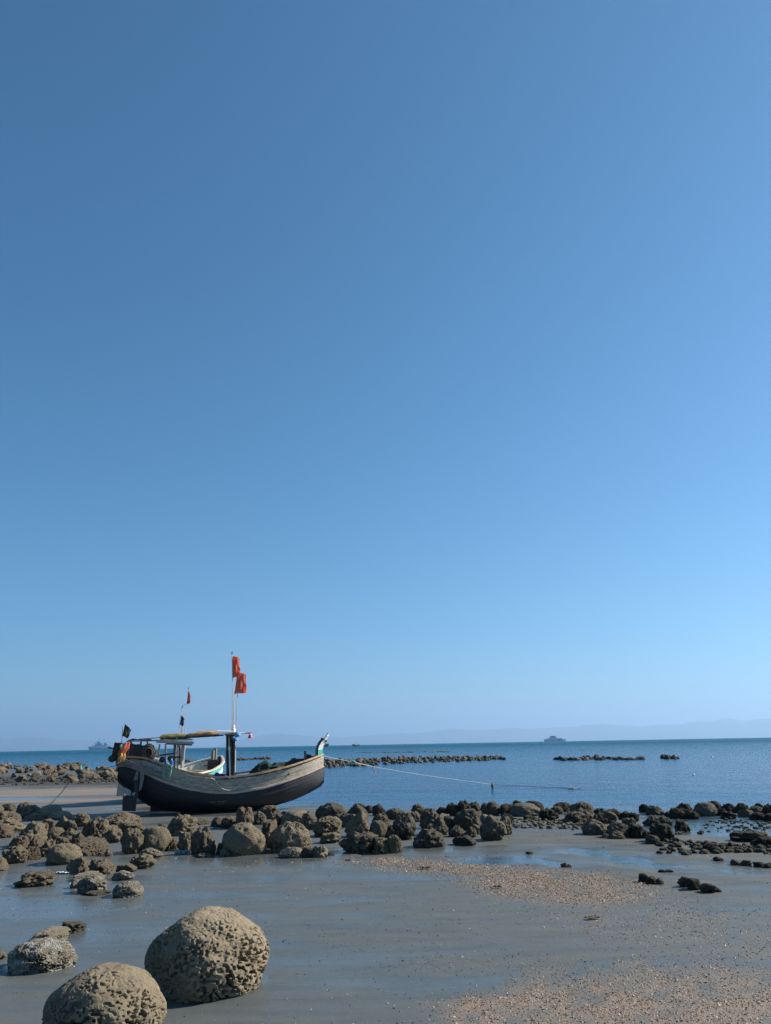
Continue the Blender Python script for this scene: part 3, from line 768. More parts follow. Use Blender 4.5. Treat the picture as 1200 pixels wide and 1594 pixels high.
(993,1010,1359,1374,'jag','dark','dark pointed stone with a pinkish foot, first of the ledges in the mud'),
(1004,1023,1363,1377,'slab','dark','low dark ledge joined to the dark pointed stone'),
(1018,1034,1366,1377,'small','grey','greenish end stone of the first ledge in the mud'),
(1055,1076,1363,1381,'jag','grey','grey green stone at the near end of the second ledge in the mud'),
(1066,1090,1366,1386,'jag','dark','dark crag in the middle of the second ledge in the mud'),
(1089,1116,1374,1390,'jag','grey','broad grey stone of the second ledge in the mud'),
(1108,1122,1379,1389,'small','grey','tail stone at the far end of the second ledge in the mud'),
(1024,1036,1353,1358,'small','dark','small flat stone beside the wet streak, first of a tiny pair'),
(1036,1047,1353,1358,'small','dark','small flat stone beside the wet streak, second of a tiny pair'),
(1110,1126,1333,1341,'small','dark','low dark stone of the thin outcrop below the rubble strip'),
(1137,1152,1337,1347,'small','grey','grey stone of the thin outcrop below the rubble strip'),
(1151,1170,1338,1348,'jag','grey','angular lit stone in the thin outcrop below the rubble strip'),
(1173,1190,1341,1350,'jag','dark','dark stone of the thin outcrop nearest the photo edge'),
(1188,1206,1342,1351,'small','dark','stone of the thin outcrop cut by the photo edge'),
(873,884,1342,1350,'small','red','small brown rock at the end of the blue pool above the shell bank'),
(880,890,1345,1350,'small','dark','tiny dark stone beside the small brown rock above the shell bank'),
(818,830,1325,1330,'small','dark','tiny dark stone on the mud beside the pool'),
]
for r in ROCKS: boulder(*r)

# ------------------------------------------------------------------ rubble reefs in and along the water
def reef_band(n, pts, size, label, group, kinds, mats, zup=0.0, name='reef_rock', hgt=(0.5, 0.9), seed=1, stuff=False, by_depth=False):
    """pts: (px, py_far, py_near) along the ridge"""
    rr = random.Random(seed); px = [p[0] for p in pts]
    items = []
    for i in range(n):
        x = px[0] + (px[-1] - px[0]) * ((i + rr.random()) / n)
        y0 = np.interp(x, px, [p[1] for p in pts]); y1 = np.interp(x, px, [p[2] for p in pts])
        items.append((x, y0, y1))
    out = []
    allv, allf, nb = [], [], 0
    for x, y0, y1 in items:
        t = rr.random()
        # even spread in distance, not in the picture
        d0 = 1 / max(y1 - (1157.8 - (x - 600) * .0183), 1); d1 = 1 / max(y0 - (1157.8 - (x - 600) * .0183), 1)
        d = d0 + (d1 - d0) * t
        y = 1 / d + (1157.8 - (x - 600) * .0183)
        P = at(x, y, WL)
        s = rr.uniform(*size) / 2; h = s * 2 * rr.uniform(*hgt)
        z = max(gh(P[0], P[1]), WL - 0.06) + zup * (1 - abs(2 * t - 1)) * rr.uniform(.5, 1)
        me = rr.choice(PROTO[rr.choice(kinds)])
        if stuff:
            v = np.empty(len(me.vertices) * 3, np.float32); me.vertices.foreach_get('co', v); v = v.reshape(-1, 3)
            f = np.empty(len(me.loops), np.int32); me.loops.foreach_get('vertex_index', f)
            a = rr.uniform(0, 6.3); ca, sa = math.cos(a), math.sin(a)
            q = np.stack([(v[:, 0] * ca - v[:, 1] * sa) * s + P[0], (v[:, 0] * sa + v[:, 1] * ca) * s + P[1], v[:, 2] * h + z], -1)
            allv.append(q); allf.append(f.reshape(-1, 3) + nb); nb += len(q); continue
        o = link(name, me, loc=(P[0], P[1], z)); o.scale = (s * rr.uniform(.8, 1.3), s * rr.uniform(.7, 1.1), h)
        o.rotation_euler = (rr.uniform(-.5, .5), rr.uniform(-.5, .5), rr.uniform(0, 6.3))
        o.material_slots[0].link = 'OBJECT'; o.material_slots[0].material = M[rr.choice(mats)]
        lab = label if isinstance(label, str) else label[min(len(label) - 1, int(len(label) * ((1 - t) if by_depth else (x - px[0]) / (px[-1] - px[0]))))]
        tag(o, lab, 'rock', group); out.append(o)
    if stuff:
        o = link(name, mesh_np(name, np.vstack(allv), np.vstack(allf), M[mats[0]])); tag(o, kind='stuff')
    return out
PROTO['tiny'] = [rock_mesh('reef_rock', M['reef'], 3, 900 + k, lump=0.34, rough=0.30, fine=0.0, facets=9, cut=0.30) for k in range(7)]
PROTO['flat'] = [rock_mesh('reef_rock', M['reef'], 4, 950 + k, lump=0.3, rough=0.2, fine=0.03, facets=7, squash=0.6, cut=0.35) for k in range(7)]
reef_band(112, [(-40, 1190, 1219), (60, 1193, 1221), (110, 1197, 1218), (185, 1198, 1214), (240, 1202, 1216)], (0.4, 1.05),
          ['pale brown flat rock at the seaward edge of the rubble bank behind the black stern', 'pale brown flat rock in the middle of the rubble bank behind the black stern', 'pale brown flat rock at the sand edge of the rubble bank behind the black stern'], 'rubble bank rocks at the far left of the beach', ['flat', 'flat', 'tiny'], ['reef', 'reef', 'tan'], zup=0.25, hgt=(.35, .6), seed=5, by_depth=True)
reef_band(130, [(496, 1185, 1196), (560, 1183.5, 1193.5), (620, 1180, 1189), (700, 1179, 1186.5), (785, 1180, 1183)], (0.38, 0.72),
          ['grey brown stone at the wide end of the long water ridge, next to the prow', 'grey brown stone under the teal knot stretch of the long water ridge', 'grey brown stone in the middle of the long water ridge past the mooring knot', 'grey brown stone at the thin far tip of the long water ridge'], 'stones of the ridge in the water past the bow', ['tiny', 'tiny', 'flat'], ['reef', 'grey', 'dark'], zup=0.16, hgt=(.45, .8), seed=6)
reef_band(170, [(496, 1185, 1196), (560, 1183.5, 1193.5), (620, 1180, 1189), (700, 1179, 1186.5), (785, 1180, 1183)], (0.3, 0.6), None, None, ['tiny'], ['grey'], zup=0.08, hgt=(.5, .8), seed=16, stuff=True, name='ridge_rubble')
reef_band(44, [(866, 1180.5, 1184), (900, 1181, 1184.5), (1002, 1181.5, 1183)], (0.4, 0.85),
          ['dark stone at the broad prow side end of the short low reef in the bay', 'dark stone in the middle of the short low reef in the bay', 'dark stone at the end of the short low reef facing the small clump'], 'stones of the short reef in the bay', ['tiny'], ['dark', 'grey'], zup=0.10, hgt=(.35, .6), seed=8)
reef_band(12, [(1032, 1180.5, 1182), (1055, 1180.5, 1182)], (0.45, 0.9),
          'dark stone in the small separate clump at the end of the bay reef', 'stones of the small clump past the bay reef', ['tiny'], ['dark'], zup=0.12, hgt=(.4, .65), seed=9)
reef_band(90, [(556, 1171, 1172), (700, 1170, 1170.8)], (0.5, 1.3), None, None, ['tiny'], ['dark'], hgt=(.10, .22), seed=10, stuff=True, name='far_reef')
reef_band(90, [(200, 1189, 1190.5), (420, 1181, 1182)], (0.5, 1.2), None, None, ['tiny'], ['dark'], hgt=(.25, .45), seed=12, stuff=True, name='far_reef')
reef_band(60, [(890, 1167.5, 1168), (1190, 1164, 1164.5)], (0.4, 1.1), None, None, ['tiny'], ['dark'], hgt=(.05, .12), seed=11, stuff=True, name='far_reef')
reef_band(14, [(100, 1193, 1194), (128, 1191, 1192)], (0.5, 1.3), None, None, ['tiny'], ['dark'], hgt=(.3, .5), seed=13, stuff=True, name='far_reef')
# strips of small stones on the mud, too many and too small to tell apart
PROTO['chip'] = [rock_mesh('rubble', M['grey'], 2, 980 + k, lump=0.35, rough=0.25, fine=0.0, facets=4, cut=0.35) for k in range(6)]
reef_band(190, [(1024, 1308, 1330), (1060, 1310, 1333), (1100, 1316, 1330), (1150, 1318, 1328), (1215, 1321, 1333)], (0.05, 0.17), None, None, ['chip'], ['dark'], hgt=(.3, .6), seed=21, stuff=True, name='rubble')
reef_band(150, [(790, 1276, 1290), (850, 1278, 1293), (912, 1280, 1294)], (0.04, 0.15), None, None, ['chip'], ['grey'], hgt=(.3, .6), seed=22, stuff=True, name='rubble')
reef_band(120, [(1050, 1278, 1300), (1130, 1276, 1296), (1200, 1280, 1292)], (0.04, 0.13), None, None, ['chip'], ['dark'], hgt=(.3, .5), seed=23, stuff=True, name='rubble')
reef_band(200, [(-20, 1214, 1224), (90, 1213, 1222), (185, 1211, 1220)], (0.08, 0.3), None, None, ['chip'], ['dark'], hgt=(.3, .6), seed=24, stuff=True, name='rubble')

# ------------------------------------------------------------------ boats
M['tar'] = wood('tarred_planks', [(0.005, 0.006, 0.009), (0.009, 0.011, 0.016), (0.020, 0.023, 0.030)], rough=0.55, worn=(0.26, 0.25, 0.24), wear=0.64, wscale=(0.9, 9, 22))
M['strake'] = wood('bleached_strake', [(0.13, 0.105, 0.08), (0.40, 0.345, 0.27), (0.64, 0.57, 0.47)], worn=(0.09, 0.07, 0.06), wear=0.60, wscale=(1.2, 8, 18))
M['cap'] = wood('rusty_gunwale', [(0.14, 0.08, 0.045), (0.42, 0.26, 0.14), (0.58, 0.43, 0.28)], worn=(0.07, 0.045, 0.03), wear=0.58)
M['wale'] = wood('pinkish_wale', [(0.26, 0.19, 0.15), (0.50, 0.39, 0.32), (0.62, 0.53, 0.45)], worn=(0.10, 0.06, 0.045), wear=0.58)
M['darkwood'] = wood('old_dark_boards', [(0.012, 0.009, 0.008), (0.030, 0.022, 0.019), (0.07, 0.05, 0.042)], worn=(0.14, 0.11, 0.09), wear=0.68, rough=.7)
M['greywood'] = wood('grey_timber', [(0.08, 0.075, 0.07), (0.17, 0.16, 0.145), (0.30, 0.28, 0.25)])
M['palewood'] = wood('pale_timber', [(0.22, 0.19, 0.15), (0.40, 0.36, 0.29), (0.55, 0.50, 0.42)])
M['cream'] = wood('cream_inner_planks', [(0.42, 0.36, 0.26), (0.64, 0.57, 0.44), (0.76, 0.70, 0.57)], wear=.7, worn=(0.2, 0.16, 0.12))
M['white'] = simple('white_paint', (0.72, 0.72, 0.70), .45, .12, 5)
M['teal'] = simple('teal_paint', (0.03, 0.42, 0.34), .45, .15, 6)
M['palteal'] = simple('pale_teal_paint', (0.12, 0.50, 0.42), .5, .15, 6)
M['black'] = simple('black_paint', (0.015, 0.015, 0.018), .5, .3, 8)
M['redcloth'] = simple('red_cloth', (0.62, 0.075, 0.03), .8, .16, 5, .3)
def cloth(name, col, trans=.55):
    mt = simple(name, col, .85, .05, 9, .3); nt = mt.node_tree; b = nt.nodes['Principled BSDF']
    t = nt.nodes.new('ShaderNodeBsdfTranslucent'); mx = nt.nodes.new('ShaderNodeMixShader'); mx.inputs[0].default_value = trans
    lk = b.inputs['Base Color'].links[0].from_socket; nt.links.new(lk, t.inputs['Color'])
    nt.links.new(b.outputs[0], mx.inputs[1]); nt.links.new(t.outputs[0], mx.inputs[2]); nt.links.new(mx.outputs[0], nt.nodes['Material Output'].inputs[0])
    return mt
M['redcloth'] = cloth('red_cloth', (0.95, 0.31, 0.19), .66)
M['oldred'] = cloth('faded_red_cloth', (0.55, 0.12, 0.09))
M['orange'] = simple('orange_cloth', (0.55, 0.10, 0.035), .75, .25, 6)
M['ochre'] = simple('ochre_cloth', (0.36, 0.20, 0.05), .8, .3, 6)
M['green'] = simple('dark_green_cloth', (0.045, 0.06, 0.035), .85, .25, 6)
M['disc'] = simple('dull_red_print', (0.16, 0.065, 0.03), .85, .2, 6)
M['navy'] = simple('navy_rag', (0.018, 0.022, 0.06), .85, .3, 9)
M['netgreen'] = simple('green_net', (0.018, 0.040, 0.030), .95, .6, 22, .9, .03)
M['netgrey'] = simple('grey_net', (0.05, 0.05, 0.048), .95, .5, 22, .9, .03)
M['olive'] = simple('olive_tarp', (0.20, 0.17, 0.06), .7, .25, 4, .5)
M['tantarp'] = simple('tan_tarp', (0.36, 0.20, 0.09), .7, .25, 4, .5)
M['whitep'] = simple('white_plastic', (0.75, 0.74, 0.70), .4, .06, 4)
M['blue'] = simple('blue_plastic', (0.02, 0.13, 0.40), .4, .12, 5)
M['bluecloth'] = simple('light_blue_cloth', (0.13, 0.33, 0.56), .8, .2, 8, .5)
M['bluetarp'] = simple('blue_tarp', (0.015, 0.06, 0.30), .5, .2, 6, .5)
M['rope'] = simple('pale_rope', (0.50, 0.46, 0.38), .9, .2, 40)
M['whiterope'] = simple('white_rope', (0.42, 0.42, 0.38), .8, .12, 40)
M['tealrope'] = simple('teal_rope', (0.10, 0.36, 0.30), .85, .3, 30)
M['rust'] = simple('rusty_iron', (0.09, 0.055, 0.04), .75, .5, 14, .5)
M['steel'] = simple('grey_steel', (0.30, 0.31, 0.32), .5, .3, 12, metallic=.3)
M['bamboo'] = simple('bamboo_pole', (0.40, 0.31, 0.20), .6, .25, 3)
M['palepole'] = simple('pale_pole', (0.62, 0.57, 0.50), .6, .18, 3)
M['pinkred'] = simple('faded_red_plastic', (0.52, 0.13, 0.10), .5, .25, 9)
M['tealscrap'] = simple('teal_plastic_film', (0.05, 0.30, 0.36), .4, .2, 5)
M['buoy'] = simple('grey_rubber', (0.06, 0.062, 0.065), .7, .3, 8)

BO = at(345, 1262, -0.03); BO[2] = -0.035                # the boat's origin: mid keel on the sand
BYAW = math.radians(18)
cY, sY = math.cos(BYAW), math.sin(BYAW)
def toloc(p):
    d = np.asarray(p) - BO
    return np.array([d[0] * cY + d[1] * sY, -d[0] * sY + d[1] * cY, d[2]])
def Lb(px, py, y=0.0):
    """point of the boat seen at this pixel of the photograph, in the boat's own lengthwise plane y"""
    d = ray(px, py)
    # plane: -sY*(X-BOx)+cY*(Y-BOy) = y
    nrm = np.array([-sY, cY, 0]); t = (y - nrm @ (CAM - BO)) / (nrm @ d)
    return toloc(CAM + d * t)
def lerp_px(tab, n_x): return np.interp(n_x, [a for a, b in tab], [b for a, b in tab])

NST = 33
_bx = np.linspace(0, 1, NST); _bx = _bx + 0.05 * np.sin(2 * np.pi * _bx) * -1 * 0.3
KEEL = [(184, 1217), (192, 1224), (200, 1231), (218, 1245), (236, 1256), (262, 1262), (300, 1264), (350, 1264), (392, 1261), (425, 1254), (455, 1245), (480, 1234), (497, 1224), (503, 1217)]
WALE = [(184, 1188), (205, 1193), (220, 1199), (250, 1214), (290, 1227), (330, 1233.5), (365, 1233.5), (410, 1226), (450, 1214), (480, 1203), (503, 1193)]
GUN = [(184, 1181), (215, 1182), (228, 1184), (260, 1197), (305, 1210), (345, 1214.5), (400, 1208), (450, 1196), (480, 1186), (503, 1177)]
BEAM = [(184, .50), (205, .66), (240, .88), (290, 1.06), (345, 1.12), (400, 1.02), (440, .82), (470, .54), (490, .26), (503, .045)]

def hull_tables():
    px = 184 + (503 - 184) * _bx
    bw = lerp_px(BEAM, px)
    K = np.array([Lb(x, y, 0.0) for x, y in zip(px, lerp_px(KEEL, px))])
    W = np.array([Lb(x, y, -b) for x, y, b in zip(px, lerp_px(WALE, px), bw)])
    flare = 0.10 * np.clip(bw / 0.5, 0.1, 1)
    G = np.array([Lb(x, y, -b - f) for x, y, b, f in zip(px, lerp_px(GUN, px), bw, flare)])
    # one X per station keeps frames square across
    X = K[:, 0].copy()
    Wz = np.interp(X, W[:, 0], W[:, 2]); Gz = np.interp(X, G[:, 0], G[:, 2])
    return X, K[:, 2], bw, Wz, bw + flare, Gz
HX, HK, HB, HW, HBG, HG = hull_tables()

def hull_pt(i, u, side, off=0.0):
    """u 0..1 keel to wale, 1..2 wale to gunwale"""
    if u <= 1:
        endf = abs(2 * i / (NST - 1) - 1) ** 2
        p = 0.62 * (1 - endf) + 1.05 * endf
        y = 0.05 + (HB[i] - 0.05) * (math.sin(u * math.pi / 2) ** p) if HB[i] > .05 else HB[i]
        z = HK[i] + (HW[i] - HK[i]) * (0.32 * u + 0.68 * u * u)
    else:
        t = u - 1
        y = HB[i] + (HBG[i] - HB[i]) * t; z = HW[i] + (HG[i] - HW[i]) * t
    return (HX[i], side * -(y + off), z)
def hull_grid(us, side, offs, i0=0, i1=NST):
    return [[hull_pt(i, u, side, o) for u, o in zip(us, offs)] for i in range(i0, i1)]

def make_hull(root, P, planks=8):
    """carvel planks, strakes, gunwale, keel, stem: all children of root"""
    for side in (1, -1):
        for k in range(planks):
            u0, u1 = k / planks, (k + 1) / planks - 0.004
            um = (u0 + u1) / 2
            mb = MB(); mb.grid(hull_grid((u0, um, u1), side, (0.022, 0.012, 0.0)), 0.035, flip=side < 0)
            mb.build('hull_plank', P['hull'], root, smooth=True)
        for k in range(2):
            u0, u1 = 1.03 + k * 0.48, 1.03 + (k + 1) * 0.48 - 0.012
            mb = MB(); mb.grid(hull_grid((u0, u1), side, (0.006, 0.0)), 0.03, flip=side < 0)
            mb.build('side_plank', P['strake'][k], root, smooth=True)
        mb = MB(); mb.grid(hull_grid((0.955, 0.975, 1.05, 1.07), side, (0.02, 0.062, 0.062, 0.02)), 0.05, flip=side < 0)
        mb.build('rubbing_strake', P['wale'], root, smooth=True)
        # gunwale cap
        G = []
        for i in range(NST):
            x, y, z = hull_pt(i, 2.0, side)
            G.append([(x, y + side * -0.055, z - 0.005), (x, y + side * 0.055, z - 0.005)])
        mb = MB(); mb.grid([[(a[0][0], a[0][1], a[0][2] + .045), (a[1][0], a[1][1], a[1][2] + .045)] for a in G], 0.055, flip=side > 0)
        mb.build('gunwale', P['cap'], root)
        for k in range(15):                                   # ribs inside
            i = 2 + k * 2
            if i > NST - 4: break
            mb = MB(); pts = [hull_pt(i, u, side, -0.075) for u in (0.35, .6, .8, 1.0, 1.3, 1.6, 1.92)]
            mb.tube(pts, 0.028, 4); mb.build('rib', P['inner'], root)
        us = (0.15, .4, .6, .8, 1.0, 1.5, 1.95)
        mb = MB(); mb.grid(hull_grid(us, side, (-0.055,) * 7), 0.012, flip=side < 0)
        mb.build('inner_lining', P['inner'], root, smooth=True)
    # keel
    mb = MB()
    mb.grid([[(HX[i], 0.055, HK[i] - 0.02), (HX[i], -0.055, HK[i] - 0.02)] for i in range(NST)], 0.09)
    mb.build('keel', P['hull'], root)
    # deck boards
    for k in range(5):
        y0 = -0.60 + k * 0.245
        mb = MB(); i0, i1 = 5, NST - 8
        mb.grid([[(HX[i], y0, HK[12] + 0.62 + 0.9 * max(0, (abs(HX[i]) - 1.6) / 2.2) ** 2), (HX[i], y0 + 0.235, HK[12] + 0.62 + 0.9 * max(0, (abs(HX[i]) - 1.6) / 2.2) ** 2)] for i in range(i0, i1)], 0.03)
        mb.build('deck_board', P['inner'], root)
    for i in (7, 12, 20, 25):
        y = HBG[i] - 0.05
        MB().box((HX[i], 0, HG[i] - 0.16), (0.20, 2 * y, 0.05)).build('thwart', P['inner'], root)
    # stern transom of three boards
    y0 = hull_pt(0, 1, -1)[1]
    for k in range(3):
        ua, ub = (0.02, 0.55, 1.0)[k], (0.54, 0.99, 1.95)[k]
        a, b_ = hull_pt(0, ua, 1), hull_pt(0, ub, 1)
        V = [(a[0] - .03, a[1], a[2]), (a[0] - .03, -a[1], a[2]), (b_[0] - .03, -b_[1], b_[2]), (b_[0] - .03, b_[1], b_[2])]
        V += [(x + .04, y, z) for x, y, z in V]
        mb = MB(); mb.add(V, [(0, 1, 2, 3), (7, 6, 5, 4), (0, 4, 5, 1), (1, 5, 6, 2), (2, 6, 7, 3), (3, 7, 4, 0)])
        mb.build('transom_board', P['hull'], root)

def post(root, name, mat, a, b, r=0.035, r2=None, n=8, bend=0.0):
    a, b = Vector(a), Vector(b); mid = (a + b) / 2 + Vector((bend, 0, 0))
    mb = MB(); mb.tube([a, a.lerp(mid, .5) + Vector((bend * .25, 0, 0)), mid, mid.lerp(b, .5) + Vector((bend * .25, 0, 0)), b], [r, r, r, r2 or r, r2 or r], n)
    return mb.build(name, mat, root, smooth=True)

boat = empty('fishing_boat', BO, BYAW)
tag(boat, 'black hulled wooden fishing boat with a weathered upper strake, beached behind the boulders', 'fishing boat', 'beached wooden fishing boats')
make_hull(boat, dict(hull=M['tar'], strake=[M['strake'], M['strake']], wale=M['wale'], cap=M['cap'], inner=M['greywood']))

# stem and painted prow
def quadstrip(root, name, pts, y0, y1, mat, fore=0.45):
    """pts: list of (pxL, pyL, pxR, pyR) up the post, made a solid of real width"""
    L_ = [Lb(p[0], p[1]) for p in pts]; R_ = [Lb(p[2], p[3]) for p in pts]
    poly = [(q[0], q[2]) for q in L_] + [(q[0], q[2]) for q in R_[::-1]]
    n = len(pts); mb = MB()
    wd = [1.0] * n + [fore] * n                      # thinner towards the fore edge
    V = [(x, y0 * k, z) for (x, z), k in zip(poly, wd)] + [(x, y1 * k, z) for (x, z), k in zip(poly, wd)]
    F = []
    for i in range(n - 1):
        a, b_, c_, d_ = i, i + 1, 2 * n - 2 - i, 2 * n - 1 - i
        F += [(a, b_, c_, d_), (d_ + 2 * n, c_ + 2 * n, b_ + 2 * n, a + 2 * n)]
    m2 = 2 * n
    F += [(i, i + m2, (i + 1) % m2 + m2, (i + 1) % m2) for i in range(m2)]
    mb.add(V, F); return mb.build(name, mat, root)
quadstrip(boat, 'stem_post', [(496, 1225.5, 499, 1224.5), (499, 1212, 504.2, 1217), (499, 1196, 504.2, 1194)], -.065, .065, M['tar'])
quadstrip(boat, 'white_stem_head', [(496.5, 1194.5, 503.6, 1191), (496, 1177, 501.5, 1177)], -.16, .16, M['white'], .1)
pr = quadstrip(boat, 'prow', [(493.4, 1177, 501.8, 1176.5), (493.6, 1167.5, 502.8, 1167)], -.16, .16, M['teal'], .1)
quadstrip(boat, 'white_prow_shaft', [(493.6, 1167.3, 502.8, 1166.8), (495.3, 1161, 504.3, 1160), (498.5, 1155.5, 506, 1154), (501, 1152.5, 507, 1153)], -.155, .155, M['white'], .1)
quadstrip(boat, 'prow_tip', [(503.4, 1151.3, 508.2, 1152.8), (507, 1146.5, 511.2, 1146), (510.8, 1140.8, 512, 1141.2)], -.11, .11, M['white'], .1)
quadstrip(boat, 'prow_shade_strip', [(491.8, 1175, 493.2, 1175), (491.8, 1168, 493.2, 1167.5), (493.6, 1161, 494.9, 1161), (496.6, 1155, 498.1, 1155.4), (499.6, 1151.5, 500.8, 1152.3)], -.12, .12, M['black'], 1.3)  # black strip painted in as the shaded back edge of the prow
a = Lb(499.7, 1150.0); b_ = Lb(508.3, 1153.6)
mb = MB(); mb.tube([a, b_], .045, 10); mb.build('black_prow_collar', M['black'], boat)
mb = MB(); mb.bar(Lb(505.5, 1159.6), Lb(511.5, 1158.6), .05, .06); mb.build('prow_peg', M['greywood'], boat)
mb = MB(); mb.tube([Lb(476, 1183), Lb(475.5, 1176), Lb(474.6, 1169)], [.06, .055, .035], 8); mb.build('bitt', M['greywood'], boat, smooth=True)
mb = MB(); mb.tube([Lb(480, 1184, .1), Lb(478, 1174, .12)], [.05, .04], 8); mb.build('bitt', M['black'], boat, smooth=True)

# stern bulwark of upright boards
sy = -0.62
edge_top = [(178, 1157), (190, 1156.5), (205, 1157), (222, 1160), (238, 1163)]
edge_bot = [(172.5, 1181), (190, 1187), (205, 1188), (222, 1189), (237, 1186)]
def on_edge(tab, t):
    xs = [p[0] for p in tab]; x = xs[0] + (xs[-1] - xs[0]) * t
    return x, np.interp(x, xs, [p[1] for p in tab])
nb = 10
for sgn in (1, -1):
    for k in range(nb):
        t0, t1 = k / nb, (k + .93) / nb
        poly = []
        for tab, tt in ((edge_bot, t0), (edge_bot, t1), (edge_top, t1), (edge_top, t0)):
            q = Lb(*on_edge(tab, tt), sy); poly.append((q[0], q[2] + (0.012 * math.sin(k * 2.3) if tab is edge_top else 0)))
        jit = 0.010 * math.sin(k * 1.7)
        mb = MB(); mb.prism(poly, sgn * (-0.70 + jit), sgn * (-0.665 + jit)); mb.build('bulwark_board', M['darkwood'], boat)
q0, q1 = Lb(173.5, 1181, sy), Lb(179, 1157.5, sy)
for k in range(6):
    y = -0.66 + k * 0.222
    mb = MB(); mb.add([(q0[0], y, q0[2]), (q0[0], y + .215, q0[2]), (q1[0], y + .215, q1[2]), (q1[0], y, q1[2]), (q0[0] + .035, y, q0[2]), (q0[0] + .035, y + .215, q0[2]), (q1[0] + .035, y + .215, q1[2]), (q1[0] + .035, y, q1[2])],
                      [(0, 1, 2, 3), (7, 6, 5, 4), (0, 4, 5, 1), (1, 5, 6, 2), (2, 6, 7, 3), (3, 7, 4, 0)])
    mb.build('bulwark_board', M['darkwood'], boat)
for sgn in (1, -1):
    a, b_ = Lb(178, 1157.5, sy), Lb(239, 1163.5, sy)
    mb = MB(); mb.bar((a[0], sgn * -.70, a[2] + .01), (b_[0], sgn * -.70, b_[2] + .01), .07, .05); mb.build('bulwark_rail', M['darkwood'], boat)
a, b_ = Lb(182, 1192.5, -.74), Lb(213, 1191, -.80)
mb = MB(); mb.bar(a, b_, .05, .06); mb.build('stern_ledge', M['greywood'], boat)
a, b_ = Lb(194, 1185, -.86), Lb(252, 1207, -1.06)
mb = MB(); mb.bar(a, b_, .05, .13); mb.build('side_board', M['greywood'], boat)
mb = MB(); a, b_ = Lb(228, 1183, -.3), Lb(257, 1197, -.7)
mb.bar(a, b_, .06, .11); mb.build('side_board', M['greywood'], boat)

# quarter rudder with its cheeks
ry = -0.93
def slab(root, name, pts, y0, y1, mat, yref=None):
    q = [Lb(x, y, yref if yref is not None else (y0 + y1) / 2) for x, y in pts]
    mb = MB(); mb.prism([(p[0], p[2]) for p in q], y0, y1); return mb.build(name, mat, root)
rud = slab(boat, 'rudder', [(191, 1240), (206, 1234), (213.5, 1240), (211, 1262.5), (190, 1262.5)], ry - .04, ry + .04, M['tar'])
slab(rud, 'rudder_stock', [(208, 1234), (210, 1203), (215.5, 1200), (215, 1240), (208, 1240)], ry - .075, ry + .03, M['darkwood'])
slab(boat, 'rudder_cheek', [(218, 1201), (225, 1201.5), (223.5, 1214), (220, 1228), (216, 1232), (217.5, 1218)], ry - .11, ry - .06, M['greywood'])
slab(boat, 'rudder_cheek', [(207.5, 1215), (212.5, 1200), (215.5, 1200.5), (214, 1214)], ry - .12, ry - .08, M['greywood'])
slab(boat, 'rudder_bracket', [(192, 1227.5), (195, 1226), (204, 1231), (203.5, 1239), (199, 1238), (193, 1235)], ry - .09, ry - .045, M['steel'])
slab(boat, 'bracket_bolt', [(205, 1236), (209, 1233), (211, 1234), (208, 1239.5)], ry - .10, ry - .05, M['steel'])
slab(boat, 'skeg', [(233, 1263), (234.5, 1255), (232, 1252.5), (240, 1246), (262, 1254), (268, 1263)], -.06, .06, M['darkwood'], 0)
# tiller
a, b_ = Lb(168.5, 1163.5, -.5), Lb(187, 1168, -.2)
mb = MB(); mb.bar(a, b_, .05, .05); mb.build('tiller', M['greywood'], boat)
a, b_ = Lb(238, 1177.5, -.4), Lb(276, 1172, -.3)
post(boat, 'tiller', M['greywood'], a, b_, .03)

# canopy frame
cy0, cy1 = -0.62, 0.62
def bar_px(root, name, a, b, ya, yb, wy, wz, mat):
    mb = MB(); mb.bar(Lb(*a, ya), Lb(*b, yb), wy, wz); return mb.build(name, mat, root)
for yy in (cy0, cy1):
    bar_px(boat, 'canopy_rail', (203, 1153.5), (300, 1151.5), yy, yy, .045, .05, M['palewood'])
    bar_px(boat, 'canopy_rail', (256, 1150.6), (348, 1144.5), yy, yy, .04, .045, M['black'])
for x, y in ((222, 1153), (256, 1152), (275, 1151.3), (297, 1150.5)):
    a = Lb(x, y, cy0); mb = MB(); mb.bar((a[0], -.75, a[2] + .045), (a[0], .75, a[2] + .045), .04, .04); mb.build('canopy_crossbar', M['palewood'], boat)
bar_px(boat, 'canopy_beam', (243, 1154.6), (301.5, 1156.2), -.68, -.68, .06, .075, M['palewood'])
bar_px(boat, 'canopy_beam', (258, 1157.6), (299, 1159.5), -.62, -.62, .04, .05, M['greywood'])
for (xa, ya, xb, yb, yy, r, mt) in ((271.5, 1195, 272.3, 1157, -.45, .045, 'greywood'), (276.2, 1196, 276.8, 1157, -.35, .03, 'palewood'), (282.5, 1196, 284.5, 1157, -.55, .04, 'palewood'), (279, 1190, 279.5, 1158, .5, .035, 'greywood'), (287.5, 1157, 284.0, 1196, .5, .035, 'palewood')):
    post(boat, 'canopy_post', M[mt], Lb(xa, ya, yy), Lb(xb, yb, yy), r)
bar_px(boat, 'post_tie', (269, 1178.5), (285, 1178.5), -.5, -.5, .05, .05, M['black'])
for (xa, ya, xb, yb, yy) in ((218, 1164, 220, 1152, -.55), (231, 1162, 229, 1153, -.55), (204, 1158, 203, 1151, -.5)):
    post(boat, 'canopy_post', M['greywood'], Lb(xa, ya, yy), Lb(xb, yb, yy), .03)
